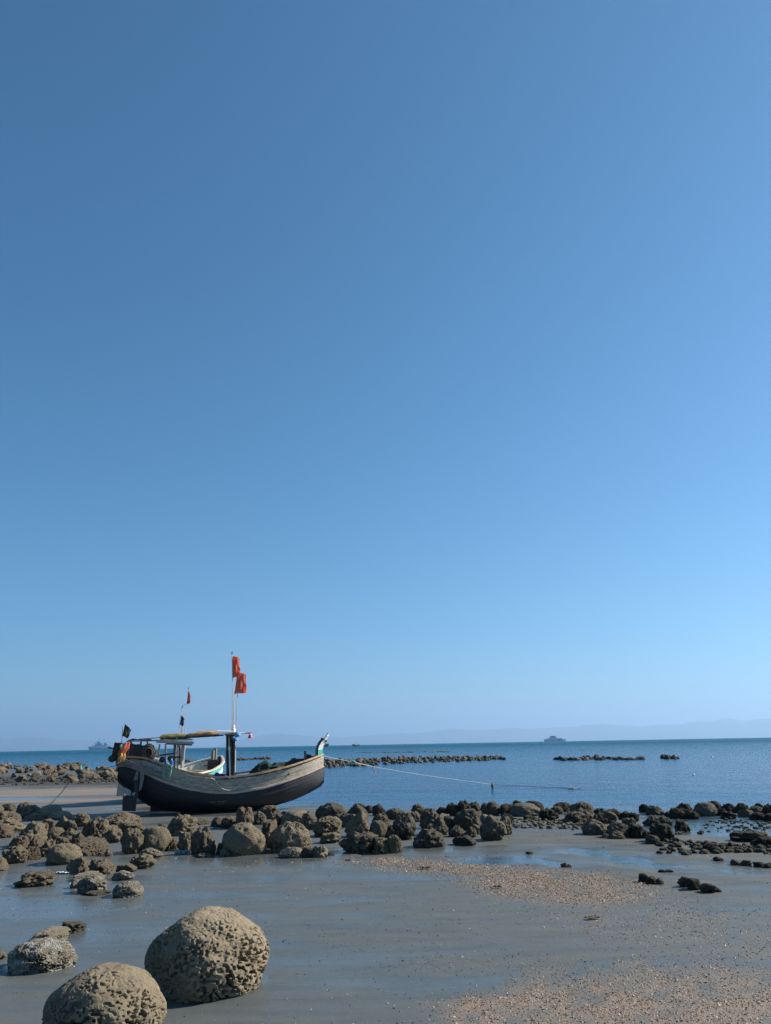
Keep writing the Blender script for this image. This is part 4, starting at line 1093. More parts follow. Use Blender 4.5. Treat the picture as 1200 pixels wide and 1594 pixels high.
# sagging dark sheet over the after end of the frame
a0, a1 = Lb(197, 1153, -.6), Lb(214, 1150, -.6)
G = []
for i in range(9):
    t = i / 8; x = np.interp(t, [0, .35, 1], [197, 206, 236]); y = np.interp(t, [0, .35, 1], [1154.5, 1150.3, 1151.6])
    q = Lb(x, y, -.6); G.append([(q[0], yy, q[2] + .02 * math.cos(3 * yy) + .015 * math.sin(9 * t + 4 * yy)) for yy in np.linspace(-.66, .66, 7)])
mb = MB(); mb.grid(G, .012); mb.build('canopy_sheet', M['navy'], boat, smooth=True)
# slatted roof towards the mast
for k in range(9):
    yy = -.62 + k * .155
    bar_px(boat, 'roof_slat', (216 + (k % 3), 1150.5), (258, 1147.5), yy, yy, .07, .025, M['palewood'] if k % 2 else M['cap'])
for k in range(9):
    yy = -.62 + k * .155
    bar_px(boat, 'roof_slat', (335, 1143.0), (366 - (k % 2) * 2, 1141.2), yy, yy, .07, .025, M['cap'] if k % 3 else M['palewood'])
# pipe on the roof
mb = MB(); mb.tube([Lb(337.5, 1138.6, -.5), Lb(362, 1138.8, -.45)], .028, 8); mb.build('roof_pipe', M['whitep'], boat, smooth=True)

# mast cluster
for (xa, ya, xb, yb, yy, w_, mt) in ((355, 1213, 354.5, 1143, -.20, .11, 'black'), (361.5, 1213, 362.8, 1142, -.15, .13, 'darkwood'), (358.2, 1212, 356.8, 1165, -.28, .05, 'white'), (356.6, 1164, 356.2, 1146, -.27, .045, 'palewood'), (360, 1212, 359, 1143, .3, .11, 'black')):
    mb = MB(); mb.bar(Lb(xa, ya, yy), Lb(xb, yb, yy), w_, w_); mb.build('mast_post', M[mt], boat)
slab(boat, 'mast_block', [(352, 1187), (352, 1168), (360, 1168), (360, 1187)], -.30, .1, M['black'])
slab(boat, 'mast_block', [(355, 1167.5), (355, 1163), (358.5, 1163), (358.5, 1167.5)], -.33, -.28, M['whitep'])
slab(boat, 'mast_foot', [(363.8, 1214), (363.8, 1202), (367.4, 1201.4), (367.4, 1214)], -.34, -.2, M['cap'])
post(boat, 'slim_pole', M['palepole'], Lb(365.5, 1213, -.25), Lb(366.4, 1150, -.25), .022)
bar_px(boat, 'mast_crosshead', (350, 1143.8), (367, 1141.8), -.3, -.3, .12, .07, M['cap'])
boom = post(boat, 'boom', M['pinkred'], Lb(366, 1142, -.2), Lb(391.5, 1140.8, -.2), .022)
post(boom, 'boom_sleeve', M['whitep'], Lb(373, 1141.6, -.2), Lb(381, 1141.3, -.2), .026)

# ---- things carried on the boat
def lumpy(name, mat, path, radii, label, cat, n=14, amp=.12, seed=1, squash=1.0, group=None):
    """a rolled or heaped soft thing: lumpy tube"""
    t0 = np.linspace(0, 1, len(path)); t1 = np.linspace(0, 1, len(path) * 3 - 2)
    base0 = Vector(path[0])
    radii = np.interp(t1, t0, radii); path = np.stack([np.interp(t1, t0, [p[k] for p in path]) for k in range(3)], -1)
    radii = np.sqrt(np.convolve(np.pad(radii, 1, 'edge') ** 2, [.25, .5, .25], 'valid')) * (1 + .5 * amp * noise3(np.stack([t1 * 9, t1 * 0 + seed, t1 * 0], -1), seed))
    n = int(n * 1.5)
    pts = [Vector(p) for p in path]; V = []; F = []; m_ = len(pts)
    for i, p in enumerate(pts):
        t = (pts[min(i + 1, m_ - 1)] - pts[max(i - 1, 0)]).normalized()
        a = Vector((0, 0, 1)); s_ = t.cross(a).normalized(); u_ = s_.cross(t)
        for j in range(n):
            g = 2 * math.pi * j / n
            k = 1 + amp * .35 * float(noise3(np.array([[i * 1.7, math.cos(g) * 6, math.sin(g) * 6 + seed * 3]]), seed + 40)[0]) + amp * float(noise3(np.array([[i * .45, math.cos(g) * 2, math.sin(g) * 2 + seed * 7]]), seed)[0]) * 1.6
            V.append(p + (s_ * math.cos(g) + u_ * math.sin(g) * squash) * radii[i] * k)
    F = [(i * n + j, i * n + (j + 1) % n, (i + 1) * n + (j + 1) % n, (i + 1) * n + j) for i in range(m_ - 1) for j in range(n)]
    F += [tuple(range(n - 1, -1, -1)), tuple((m_ - 1) * n + j for j in range(n))]
    mb = MB(); base = Vector(path[0]); mb.add([v - base for v in V], F)
    o = mb.build(name, mat, None, smooth=True)
    return o, base
Bmat = Matrix.Translation(Vector(BO)) @ Matrix.Rotation(BYAW, 4, 'Z')
def place(o, base, label, cat, group=None):
    w_ = Bmat @ Vector(base); o.location = w_; o.rotation_euler.z = BYAW
    return tag(o, label, cat, group)
def soft(name, mat, path_px, radii, label, cat, **kw):
    o, b = lumpy(name, mat, [Lb(x, y, yy) for x, y, yy in path_px], radii, label, cat, **kw)
    return place(o, b, label, cat)
soft('rolled_tarpaulin', M['olive'], [(249, 1148.5, -.52), (256, 1147.5, -.5), (265, 1147.2, -.5), (275, 1147, -.5), (285, 1146.8, -.5), (293, 1146.3, -.5)], [.05, .085, .10, .10, .095, .07],
     'olive green tarpaulin rolled up on the canopy of the black boat', 'tarpaulin', seed=3)
soft('rolled_tarpaulin', M['tantarp'], [(291, 1145.5, -.55), (299, 1144.6, -.55), (308, 1143.6, -.55), (318, 1142, -.55), (330, 1142.4, -.55), (341, 1143.2, -.55)], [.05, .085, .09, .095, .085, .05],
     'tan brown tarpaulin rolled up on the canopy next to the mast', 'tarpaulin', seed=5)
o = soft('net_pile', M['netgreen'], [(390, 1210, .0), (396, 1205, 0), (405, 1201.5, 0), (416, 1199, 0), (427, 1198, 0), (436, 1195.5, 0), (444, 1193.5, 0)], [.10, .20, .27, .27, .25, .20, .10],
         'heap of dark green fishing net in the forward half of the black boat', 'fishing net', amp=.34, n=20, seed=8, squash=.85)
soft('net_pile', M['netgrey'], [(436, 1197, .1), (446, 1193, .1), (456, 1189.5, .1), (466, 1187, .1), (478, 1183, .1)], [.08, .15, .17, .14, .06],
     'grey net bundled along the inside of the bow rail', 'fishing net', amp=.34, n=16, seed=9)
soft('net_bundle', M['black'], [(477, 1184, -.05), (481, 1180.5, -.05), (486, 1181, -.05)], [.07, .12, .06], 'black bundle stowed by the bitts in the bow', 'bundle', amp=.3, seed=10)
soft('tarp_bundle', M['bluetarp'], [(333, 1210, -.1), (338, 1208, -.1), (346, 1209.5, -.1), (352, 1211, -.1)], [.05, .085, .07, .04], 'crumpled blue tarp by the foot of the mast', 'tarp', amp=.4, seed=11)
soft('blue_cloth', M['bluecloth'], [(370, 1139.5, -.26), (369, 1144, -.28), (366, 1149, -.28), (365.5, 1153, -.27)], [.05, .10, .11, .05], 'light blue cloth knotted round the masthead', 'cloth', amp=.35, seed=12)
soft('teal_net', M['tealrope'], [(229, 1190, -.62), (236, 1191, -.66), (246, 1194, -.7)], [.04, .07, .04], 'scrap of teal net hung inside the stern quarter', 'net', amp=.4, seed=14)
# white can on the masthead
a = Lb(363, 1140, -.15)
mb = MB(); mb.tube([(0, 0, 0), (0, 0, .09), (0, 0, .13), (0, 0, .15)], [.075, .075, .06, .035], 12)
o = mb.build('plastic_can', M['whitep'], None, smooth=True); place(o, a, 'white plastic can upside down on the masthead under the red flags', 'can')
mb = MB(); mb.tube([(0, 0, .15), (0, 0, .20), (0, 0, .235)], [.05, .055, .045], 12); mb.build('can_base', M['whitep'], o, smooth=True)
# red lantern on the boom
a = Lb(389.5, 1149, -.2)
lan = empty('lantern', (0, 0, 0)); place(lan, a, 'small faded red bell shaped lamp hanging from the end of the boom', 'lamp')
MB().tube([(0, 0, 0), (0, 0, .03), (0, 0, .08), (0, 0, .12)], [.085, .085, .06, .045], 10).build('lamp_shade', M['pinkred'], lan, smooth=True)
MB().tube([(0, 0, .12), (0, 0, .15)], [.05, .03], 10).build('cap', M['whitep'], lan, smooth=True)
MB().tube([(0, 0, .15), (0, 0, .19)], .008, 6).build('hook', M['rust'], lan)
# life jackets on the stern
def jacket(px0, px1, mat, label, y=-.80):
    pts = [Lb(x, yy, y) for x, yy in (px0, ((px0[0] + px1[0]) / 2 + 1, (px0[1] + px1[1]) / 2), px1)]
    root = empty('life_jacket', (0, 0, 0)); base = Vector(pts[0]); place(root, base, label, 'life jacket')
    for dy, sc in ((-.05, 1.0), (.06, .92)):
        P_ = [Vector(p) - base + Vector((dy * .8, dy * .5, 0)) for p in pts]
        mb = MB(); mb.tube([P_[0], P_[0].lerp(P_[1], .5), P_[1], P_[1].lerp(P_[2], .5), P_[2]], [.03, .065 * sc, .07 * sc, .075 * sc, .04], 8); mb.build('float_panel', mat, root, smooth=True)
    mid = (Vector(pts[1]) - base)
    MB().bar(mid + Vector((-.1, -.07, 0)), mid + Vector((.1, -.07, .03)), .03, .04).build('strap', M['palepole'], root)
jacket((199, 1156), (186, 1176), M['orange'], 'orange red life jacket slung over the dark stern bulwark')
jacket((191, 1172), (186, 1187), M['ochre'], 'ochre life jacket hanging lowest on the dark stern bulwark', -.84)
a = Lb(190, 1162, -.8); mb = MB(); mb.tube([(0, 0, -.06), (0, 0, -.04), (0, 0, 0), (0, 0, .04), (0, 0, .06)], [.03, .06, .07, .06, .03], 12)
o = mb.build('net_float', M['whitep'], None, smooth=True); place(o, a, 'round white net float tied beside the orange life jacket', 'float')
# grey fender under the stern overhang
a = Lb(174.5, 1181, -.5); mb = MB()
mb.tube([(-.07, -.2, 0), (-.03, -.15, 0), (0, 0, 0), (-.03, .2, 0), (-.07, .3, 0)], [.05, .10, .115, .10, .05], 12)
o = mb.build('rubber_fender', M['buoy'], None, smooth=True); place(o, a, 'grey rounded rubber fender under the stern overhang', 'fender')
# line hauler / coil wheel
wr = empty('line_hauler', (0, 0, 0)); wc = Lb(231, 1172, -.72); place(wr, wc, 'rusty wheel of rope coils standing at the front of the stern bulwark', 'line hauler')
for k, (rad, yy, mt) in enumerate(((.25, 0, 'rust'), (.20, -.05, 'buoy'), (.24, .09, 'buoy'), (.14, -.07, 'rust'))):
    mb = MB(); mb.tube([(rad * .82 * math.cos(g), yy, rad * 1.08 * math.sin(g)) for g in np.linspace(0, 2 * math.pi, 21)], .032, 6); mb.build('coil', M[mt], wr, smooth=True)
for g in (0.3, 1.35, 2.4):
    MB().bar((-.2 * math.cos(g), .02, -.26 * math.sin(g)), (.2 * math.cos(g), .02, .26 * math.sin(g)), .03, .03).build('spoke', M['rust'], wr)
# blue bottles and floats amidships
def jug(px, py, y, mat, label, r=.06, h=.2, cat='jug'):
    o = MB().tube([(0, 0, 0), (0, 0, h * .7), (0, 0, h * .85), (0, 0, h)], [r, r, r * .6, r * .35], 12).build('jug', mat, None, smooth=True)
    MB().tube([(0, 0, h), (0, 0, h + .03)], r * .38, 8).build('lid', M['whitep'], o)
    return place(o, Lb(px, py, y), label, cat)
jug(258, 1190, -.72, M['blue'], 'small blue plastic jug standing by the teal rope coil', .05, .16)
jug(266.5, 1192, -.72, M['blue'], 'larger blue plastic jug next to the canopy posts', .065, .19)
for x, y, lab in ((252.5, 1182.5, 'dark round float sitting aft of the blue jugs'), (265.5, 1180.5, 'dark round float sitting above the larger blue jug')):
    mb = MB(); mb.tube([(0, 0, -.09), (0, 0, -.06), (0, 0, 0), (0, 0, .06), (0, 0, .09)], [.03, .08, .10, .08, .03], 12)
    o = mb.build('net_float', M['buoy'] if x < 260 else M['rust'], None, smooth=True); place(o, Lb(x, y, -.5), lab, 'float')
# teal rope coil hung over the rail
tr = []
for k in range(52):
    g = k / 52 * 2 * math.pi * 3
    tr.append(Lb(260 + 6.6 * math.cos(g) + .8 * math.sin(k * .9), 1200.5 - 11.5 * math.sin(g + .2) + .6 * math.cos(k * 1.7), -1.16 - .015 * math.sin(k)))
mb = MB(); base = Vector(tr[0]); mb.tube([Vector(p) - base for p in tr], .017, 6)
o = mb.build('rope_coil', M['tealrope'], None, smooth=True); place(o, base, 'teal rope coil hung over the side of the black boat', 'rope')
# pale rope looped over the side
pr_ = [(328, 1211), (333, 1213), (338, 1220), (344, 1226.5), (350, 1229.5), (356, 1230.5), (364, 1229), (371, 1224.5), (378, 1218), (384, 1212.5), (390, 1210)]
tr = [Lb(x, y, -1.25) for x, y in pr_]
mb = MB(); base = Vector(tr[0]); mb.tube([Vector(p) - base for p in tr], .020, 6)
o = mb.build('side_rope', M['rope'], None, smooth=True); place(o, base, 'pale rope looping down the side planks under the mast', 'rope')
slab_pts = [(247.5, 1215), (248.5, 1223), (251, 1223.5)]

# faint chalk like scrawl on the tarred side, strokes too worn to read
scr = MB()
def hull_y(px, py):
    lo, hi = 0.0, 1.4
    for _ in range(24):
        y = (lo + hi) / 2; p = Lb(px, py, -y)
        i = int(np.argmin(np.abs(HX - p[0])))
        us = np.linspace(0, 1, 60); zz = [hull_pt(i, u, 1)[2] for u in us]; yy = [-hull_pt(i, u, 1)[1] for u in us]
        if np.interp(p[2], zz, yy) > y: lo = y
        else: hi = y
    return (lo + hi) / 2 + 0.014
for (x0, y0, x1, y1) in ((326, 1248.6, 336, 1248.0), (338, 1248.2, 353, 1246.8), (329, 1248.5, 330.5, 1252), (330.5, 1252, 333, 1250), (334.5, 1248.2, 335, 1252.5), (340, 1248.3, 339, 1251), (339, 1251, 342, 1252.3), (344, 1248, 345.5, 1251.8), (348.5, 1247.3, 347, 1250), (347, 1250, 350, 1251.5), (351.5, 1247, 352, 1249)):
    hy = hull_y((x0 + x1) / 2, (y0 + y1) / 2)
    scr.bar(Lb(x0, y0, -hull_y(x0, y0)), Lb(x1, y1, -hull_y(x1, y1)), .006, .014)
scr.build('worn_lettering', M['greywood'], boat)

# ---- flags
def flag(px_pole, cloth, mat, label, y=-.2, r=.016, pole_mat='palepole', finial=True, group=None, back=None, base_loc=None, conv=None):
    """px_pole: base..top pixels; cloth: (hoist_top, hoist_bottom, fly_top, fly_bottom) pixels"""
    cv = conv or (lambda x, yy, yl: Bmat @ Vector(Lb(x, yy, yl)))
    P_ = [cv(x, yy, y) for x, yy in px_pole]
    root = empty('flag', P_[0]); tag(root, label, 'flag', group)
    MB().tube([p - P_[0] for p in P_], [r * 1.15] + [r * .8] * (len(P_) - 1), 7).build('pole', M[pole_mat], root, smooth=True)
    if finial:
        t = P_[-1] - P_[0]; MB().tube([t, t + Vector((.01, 0, .05)), t + Vector((.015, 0, .10))], [r * 1.8, r * 2.2, r * .4], 7).build('finial', M['bluecloth'], root, smooth=True)
    ht, hb, ft, fb = cloth; nu, nv = 15, 19
    G = np.zeros((nu, nv, 3))
    for i in range(nu):
        for j in range(nv):
            s_, t_ = i / (nu - 1), j / (nv - 1)
            x = (ht[0] * (1 - t_) + hb[0] * t_) * (1 - s_) + (ft[0] * (1 - t_) + fb[0] * t_) * s_
            yy = (ht[1] * (1 - t_) + hb[1] * t_) * (1 - s_) + (ft[1] * (1 - t_) + fb[1] * t_) * s_
            x += .35 * math.sin(7 * t_ + 3) * s_; yy += .4 * math.sin(8 * s_ + t_ * 2)
            w_ = (.030 * math.sin(7 * s_ + 3.5 * t_) + .012 * math.sin(15 * s_ - 5 * t_ + 1)) * (.25 + s_)
            G[i, j] = cv(x, yy, y + w_) - P_[0]
    mb = MB(); mb.grid(G, .006)
    if back:
        n0 = 0; fi = 0
        for i in range(nu - 1):
            for j in range(nv - 1):
                s_, t_ = (i + .5) / (nu - 1), (j + .5) / (nv - 1)
                if ((s_ - .45) / .24) ** 2 + ((t_ - .5) / .24) ** 2 < 1: mb.mi[fi] = mb.mi[fi + 1] = 1
                fi += 2
        mb.build('cloth', [M[mat], M[back]], root, smooth=True)
    else: mb.build('cloth', M[mat], root, smooth=True)
    return root
gF = 'flags flown from the two beached boats'
flag([(361.6, 1142), (362, 1080), (361.2, 1018)], ((361.8, 1020.5), (362, 1055), (372.6, 1024), (373.6, 1053)), 'redcloth', 'upper red flag, on the taller pole at the mast of the black boat', group=gF)
flag([(367.4, 1142), (369.6, 1082), (374.2, 1041)], ((369.5, 1046), (364.6, 1080), (382.8, 1049.5), (383.4, 1078.5)), 'redcloth', 'lower red flag, overlapping the upper one from a second thinner pole', y=-.3, r=.014, finial=False, group=gF)
flag([(189.5, 1158), (190.2, 1145), (190.6, 1130)], ((194.4, 1126.5), (190.4, 1145.5), (204.3, 1136), (199.3, 1149.5)), 'green', 'small dark green flag with a dull red disc on the stern bulwark', y=-.5, r=.014, pole_mat='bamboo', finial=False, group=gF, back='disc')
post_ = Bmat
mb = MB(); a0, a1 = Vector(Lb(362.9, 1139, -.23)), Vector(Lb(364.9, 1078, -.23)); mb.tube([(0, 0, 0), (a1 - a0) * .5, a1 - a0], [.016, .014, .010], 7)
o = mb.build('bamboo_pole', M['palepole'], None, smooth=True); place(o, a0, 'bare pale pole lashed between the two red flag poles', 'pole')

# ---- the second boat, lying behind and turned towards the camera
B2Y = math.radians(57); _bw = at_dist(343, 1180, 36.2)
B2 = np.array([_bw[0] - .74 * HX[-1] * math.cos(B2Y), _bw[1] - .74 * HX[-1] * math.sin(B2Y), 0])
B2[2] = -0.035
boat2 = empty('fishing_boat', B2, B2Y); boat2.scale = (.74, 1.2, .95)
tag(boat2, 'second wooden boat with cream insides and a teal and white band, behind the black one', 'fishing boat', 'beached wooden fishing boats')
make_hull(boat2, dict(hull=M['darkwood'], strake=[M['white'], M['palteal']], wale=M['white'], cap=M['cream'], inner=M['cream']))
quad = [(HX[-1] - .06, HK[-1] - .05), (HX[-1] + .06, HK[-1]), (HX[-1] + .06, HG[-1] + .05), (HX[-1] - .1, HG[-1] + .05)]
MB().prism(quad, -.065, .065).build('stem_post', M['darkwood'], boat2)
for dx, dz in ((-.35, .30), (-.55, .2)):
    MB().box((HX[-1] + dx, 0.05, HG[-1] + dz - .15), (.10, .12, .55)).build('bitt', M['greywood'], boat2)
MB().box((HX[-1] - .55, 0, HG[-3] - .22), (.7, .5, .04)).build('foredeck', M['darkwood'], boat2)
MB().box((HX[-1] - .60, 0, HG[-4] - .16), (.05, .50, .5)).build('bow_shade_panel', M['darkwood'], boat2)  # dark panel added in place of the shadow inside the bow
MB().prism([(HX[0] - .03, HK[0] - .05), (HX[0] - .40, HK[0] - .10), (HX[0] - .46, HK[0] - .68), (HX[0] - .05, HK[0] - .70)], -.035, .035).build('rudder', M['palewood'], boat2)
MB().bar((HX[0] - .08, 0, HK[0] - .1), (HX[0] - .05, 0, HG[0] + .1), .06, .08).build('rudder_stock', M['darkwood'], boat2)
for dx, yy, h in ((-1.1, -.3, 1.9), (-1.0, .3, 1.9)):
    MB().tube([(dx, yy, .7), (dx + .05, yy * .6, h + .4)], [.05, .04], 8).build('mast_post', M['greywood'], boat2, smooth=True)
def conv2(x, y, yl):
    d = ray(x, y); t = (B2[1] + yl) / d[1]
    return Vector(CAM + d * t)
flag([(287.6, 1150), (289.8, 1110), (293.2, 1073)], ((293.2, 1074), (290.6, 1096), (296.6, 1084), (295.6, 1095)), 'oldred', 'small faded red flag on a thin pole, rising behind the canopy', y=0, r=.013, conv=conv2, group=gF)
flag([(276.5, 1150), (280.3, 1120), (284.0, 1101)], ((282.2, 1113), (280.0, 1128), (287.0, 1119), (285.0, 1131)), 'navy', 'ragged navy flag on a leaning pole behind the canopy', y=.1, r=.013, conv=conv2, group=gF)
for (xa, ya, xb, yb, lab) in ((282, 1150, 282.6, 1103, 'bare pole standing next to the ragged navy flag'), (283.6, 1150, 286.8, 1098, 'bare pole with pale tip, tallest beside the navy flag')):
    p0, p1 = conv2(xa, ya, .2), conv2(xb, yb, .2)
    o = MB().tube([(0, 0, 0), (p1 - p0) * .5, p1 - p0], [.016, .013, .009], 7).build('bamboo_pole', M['palepole'], None, smooth=True); o.location = p0; tag(o, lab, 'pole')
    t = p1 - p0; MB().tube([t, t + Vector((0, 0, .08))], [.02, .01], 6).build('pole_tip', M['bluecloth'], o, smooth=True)

# ------------------------------------------------------------------ mooring lines
def rope_thing(name, pts, r, mat, label, cat='rope', n=6):
    base = Vector(pts[0]); mb = MB(); mb.tube([Vector(p) - base for p in pts], r, n)
    o = mb.build(name, mat, None, smooth=True); o.location = base; return tag(o, label, cat)
p0 = Bmat @ Vector(Lb(503, 1176.5, 0)); p3 = Vector(at(768, 1221.5, WL + .02)); p4 = Vector(at(905, 1227.5, WL + .01))
mid = [(503, 1176.5), (525, 1181.5), (548, 1186), (580, 1193.3), (620, 1200.3), (670, 1208), (720, 1214.8), (768, 1221.3)]
pts = []
for i, (x, y) in enumerate(mid):
    t = (x - 503) / (768 - 503); yy = p0.y + (p3.y - p0.y) * t
    pts.append(Vector(at_y(x, y, yy)))
pts[0] = p0
pts += [Vector(at(810, 1223, WL + .012)), Vector(at(855, 1225.3, WL + .010)), p4]
rope = rope_thing('mooring_rope', pts, .0075, M['whiterope'], 'long white mooring rope running from the prow out over the water')
q = [pts[3] + (pts[2] - pts[3]) * k for k in np.linspace(0, 1, 7)]
MB().tube([v - pts[0] for v in q], .016, 6).build('frayed_length', M['bamboo'], rope, smooth=True)
q = pts[2] - pts[0]
MB().tube([q + Vector((-.12, 0, .03)), q + Vector((-.05, 0, .0)), q + Vector((.05, .02, .02)), q + Vector((.13, 0, -.03))], [.02, .07, .06, .02], 8).build('knot', M['tealrope'], rope, smooth=True)
for (x, y0, y1, yy, lab, mt) in ((581.5, 1194, 1205, pts[3].y, 'short pale rope end dangling from the mooring rope past the teal knot', 'rope'),):
    a, b_ = Vector(at_y(x, y0, yy)), Vector(at_y(x + 1, y1, yy)); q = a - pts[0]
    MB().tube([q, (q + b_ - pts[0]) / 2 + Vector((.04, 0, 0)), b_ - pts[0]], [.03, .022, .035], 6).build('rope_end', M[mt], rope, smooth=True)
p = Vector(at(766.5, 1226, WL)); st = empty('mooring_float', p); tag(st, 'small dark float with a yellow band where the mooring rope meets the water', 'float')
MB().tube([(0, 0, -.1), (0, 0, .06), (0, 0, .10)], [.055, .06, .055], 8).build('body', M['rust'], st, smooth=True)
MB().tube([(0, 0, .103), (0, 0, .20)], [.062, .05], 8).build('band', M['ochre'], st, smooth=True)
# thin teal line from the stern out to the rubble bank
a = Bmat @ Vector(Lb(181, 1191.5, -.5)); b_ = Vector(at(124, 1203, -.0)); 
lp = [a]
for k in range(1, 6):
    t = k / 6; v = a.lerp(b_ + Vector((0, 0, .55)), t); v.z -= .25 * math.sin(math.pi * t); lp.append(v)
lp.append(b_ + Vector((0, 0, .55)))
rope_thing('stern_rope', lp, .014, M['tealrope'], 'thin teal rope from the stern towards the rubble bank')
mb = MB(); mb.tube([(0, 0, 0), (0.05, 0, .3), (.02, 0, .62)], [.22, .17, .06], 9); o = mb.build('net_scrap', M['tealrope'], None, smooth=True); o.location = b_
tag(o, 'tangle of teal green net standing on the rubble bank', 'net')

# ------------------------------------------------------------------ ships and far boats
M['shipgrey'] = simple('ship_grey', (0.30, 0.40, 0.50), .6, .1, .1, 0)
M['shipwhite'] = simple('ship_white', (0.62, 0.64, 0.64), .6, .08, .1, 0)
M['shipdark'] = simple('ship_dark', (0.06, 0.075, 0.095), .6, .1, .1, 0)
def ship_root(px, dist, name, label, rz):
    d = ray(px, 1160 - (px - 600) * .0183); az = math.atan2(d[0], d[1])
    o = empty(name, (dist * math.sin(az), dist * math.cos(az), sea_z(dist)), rz - az); tag(o, label, 'ship' if 'ship' in name else 'boat'); return o, dist / FPX / math.cos(math.radians(0))
def hullform(L_, B_, D, bow=.25, sheer=.35):
    """closed ship hull, bow at +X"""
    mb = MB(); V = []; F = []; n = 17
    for i in range(n):
        t = i / (n - 1); x = (t - .5) * L_
        w_ = B_ / 2 * (1 - max(0, (t - (1 - bow)) / bow) ** 1.8) * (.75 + .25 * min(1, t / .15)); w_ = max(w_, .05)
        top = D * (1 + sheer * max(0, (t - .45) / .55) ** 2)
        rake = max(0, (t - .8) / .2) * .04 * L_
        V += [(x, 0, -1), (x - rake * .2, -w_ * .75, -.3), (x + rake, -w_, top), (x + rake, w_, top), (x - rake * .2, w_ * .75, -.3)]
    for i in range(n - 1):
        for j in range(5):
            F.append((i * 5 + j, i * 5 + (j + 1) % 5, i * 5 + 5 + (j + 1) % 5, i * 5 + 5 + j))
    F += [(0, 1, 2, 3, 4), tuple((n - 1) * 5 + k for k in (4, 3, 2, 1, 0))]
    mb.add(V, F); return mb
# grey warship, bow to the photo's left
o, _ = ship_root(155.5, 2600, 'grey_warship', 'grey warship with two masts on the horizon behind the stern of the black boat', math.pi); u = 2600 / FPX * .957 * 1.02
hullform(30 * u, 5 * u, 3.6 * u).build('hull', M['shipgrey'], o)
for x0, x1, z0, z1, wd in ((-9, 9, 4.2, 6.4, 3.6), (-2, 7, 6.4, 9.0, 3.0), (1, 5, 9, 11.5, 2.2), (-9, -4.5, 6.4, 8.2, 2.6)):
    MB().box(((x0 + x1) / 2 * u, 0, (z0 + z1) / 2 * u + .02), ((x1 - x0) * u, wd * u, (z1 - z0) * u)).build('superstructure', M['shipgrey'], o)
MB().box((-6.5 * u, 0, 9.2 * u), (2 * u, 1.6 * u, 2 * u)).build('funnel', M['shipgrey'], o)
for x, z in ((2.2, 17), (-4.6, 16)):
    m_ = MB().tube([(x * u, 0, 8 * u), (x * u, 0, z * u)], [.35 * u, .12 * u], 6).build('mast', M['shipgrey'], o)
    MB().box((x * u, 0, (z - 2.4) * u), (1.4 * u, 1.8 * u, .9 * u)).build('radar', M['shipgrey'], m_)
MB().box((10.5 * u, 0, 5.6 * u), (2 * u, 1.5 * u, 1.3 * u)).build('gun_turret', M['shipgrey'], o)
MB().box((-11 * u, 0, 5.2 * u), (3.2 * u, 2 * u, 1.7 * u)).build('boat_deck', M['shipwhite'], o)
# white patrol ship
o, _ = ship_root(863.5, 2300, 'patrol_ship', 'blue grey ship with a white stern on the horizon below the hills', math.pi + .5); u = 2600 / FPX * .957
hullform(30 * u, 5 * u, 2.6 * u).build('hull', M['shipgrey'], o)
MB().box((-13 * u, 0, 1.6 * u), (4.2 * u, 5.2 * u, 3.0 * u)).build('stern_block', M['shipwhite'], o)
for x0, x1, z0, z1, wd, mt in ((-3, 7, 2.6, 5.0, 3.6, 'shipgrey'), (-1, 6, 5.0, 7.4, 3.0, 'shipgrey'), (-10.5, -5, 2.6, 4.2, 3, 'shipdark'), (9, 11, 3.0, 4.4, 2.0, 'shipgrey')):
    MB().box(((x0 + x1) / 2 * u, 0, (z0 + z1) / 2 * u + .02), ((x1 - x0) * u, wd * u, (z1 - z0) * u)).build('superstructure', M[mt], o)
MB().box((3 * u, 0, 6.2 * u), (6.2 * u, 3.1 * u, .6 * u)).build('bridge_window', M['shipdark'], o)
MB().tube([(2.5 * u, 0, 7 * u), (2.5 * u, 0, 11 * u)], [.3 * u, .1 * u], 6).build('mast', M['shipwhite'], o)
MB().box((-1.5 * u, 0, 5.9 * u), (1.6 * u, 1.4 * u, 1.8 * u)).build('funnel', M['shipgrey'], o)
# two small fishing boats far out
def far_boat(px, dist, wpx, label, rz):
    o, _ = ship_root(px, dist, 'small_fishing_boat', label, rz); u = dist / FPX * .957 * wpx / 12
    mb = MB(); V, F = [], []; n = 13
    for i in range(n):
        t = i / (n - 1); x = (t - .5) * 12 * u; w_ = 1.5 * u * (1 - abs(2 * t - 1) ** 2.2) + .06
        top = (1.6 + 2.2 * abs(2 * t - 1) ** 2.4) * u; bot = (-.3 + 1.2 * abs(2 * t - 1) ** 3) * u
        V += [(x, 0, bot), (x, -w_, top), (x, w_, top)]
    F = [(i * 3 + j, i * 3 + (j + 1) % 3, i * 3 + 3 + (j + 1) % 3, i * 3 + 3 + j) for i in range(n - 1) for j in range(3)] + [(0, 1, 2), ((n - 1) * 3 + 2, (n - 1) * 3 + 1, (n - 1) * 3)]
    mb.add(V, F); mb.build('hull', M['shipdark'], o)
    MB().box((-2 * u, 0, 2.6 * u), (3 * u, 1.8 * u, 1.6 * u)).build('cabin', M['shipgrey'], o)
    MB().tube([(.6 * u, 0, 1 * u), (.6 * u, 0, 6.6 * u)], .14 * u, 6).build('mast', M['shipdark'], o)
    MB().box((1.2 * u, 0, 5.6 * u), (1.0 * u, .1 * u, .8 * u)).build('pennant', M['oldred'], o)
far_boat(553.5, 900, 11.5, 'tiny dark fishing boat out at sea past the prow', .3)
far_boat(506, 900, 12, 'tiny dark boat on the horizon half hidden by the white prow', -.4)
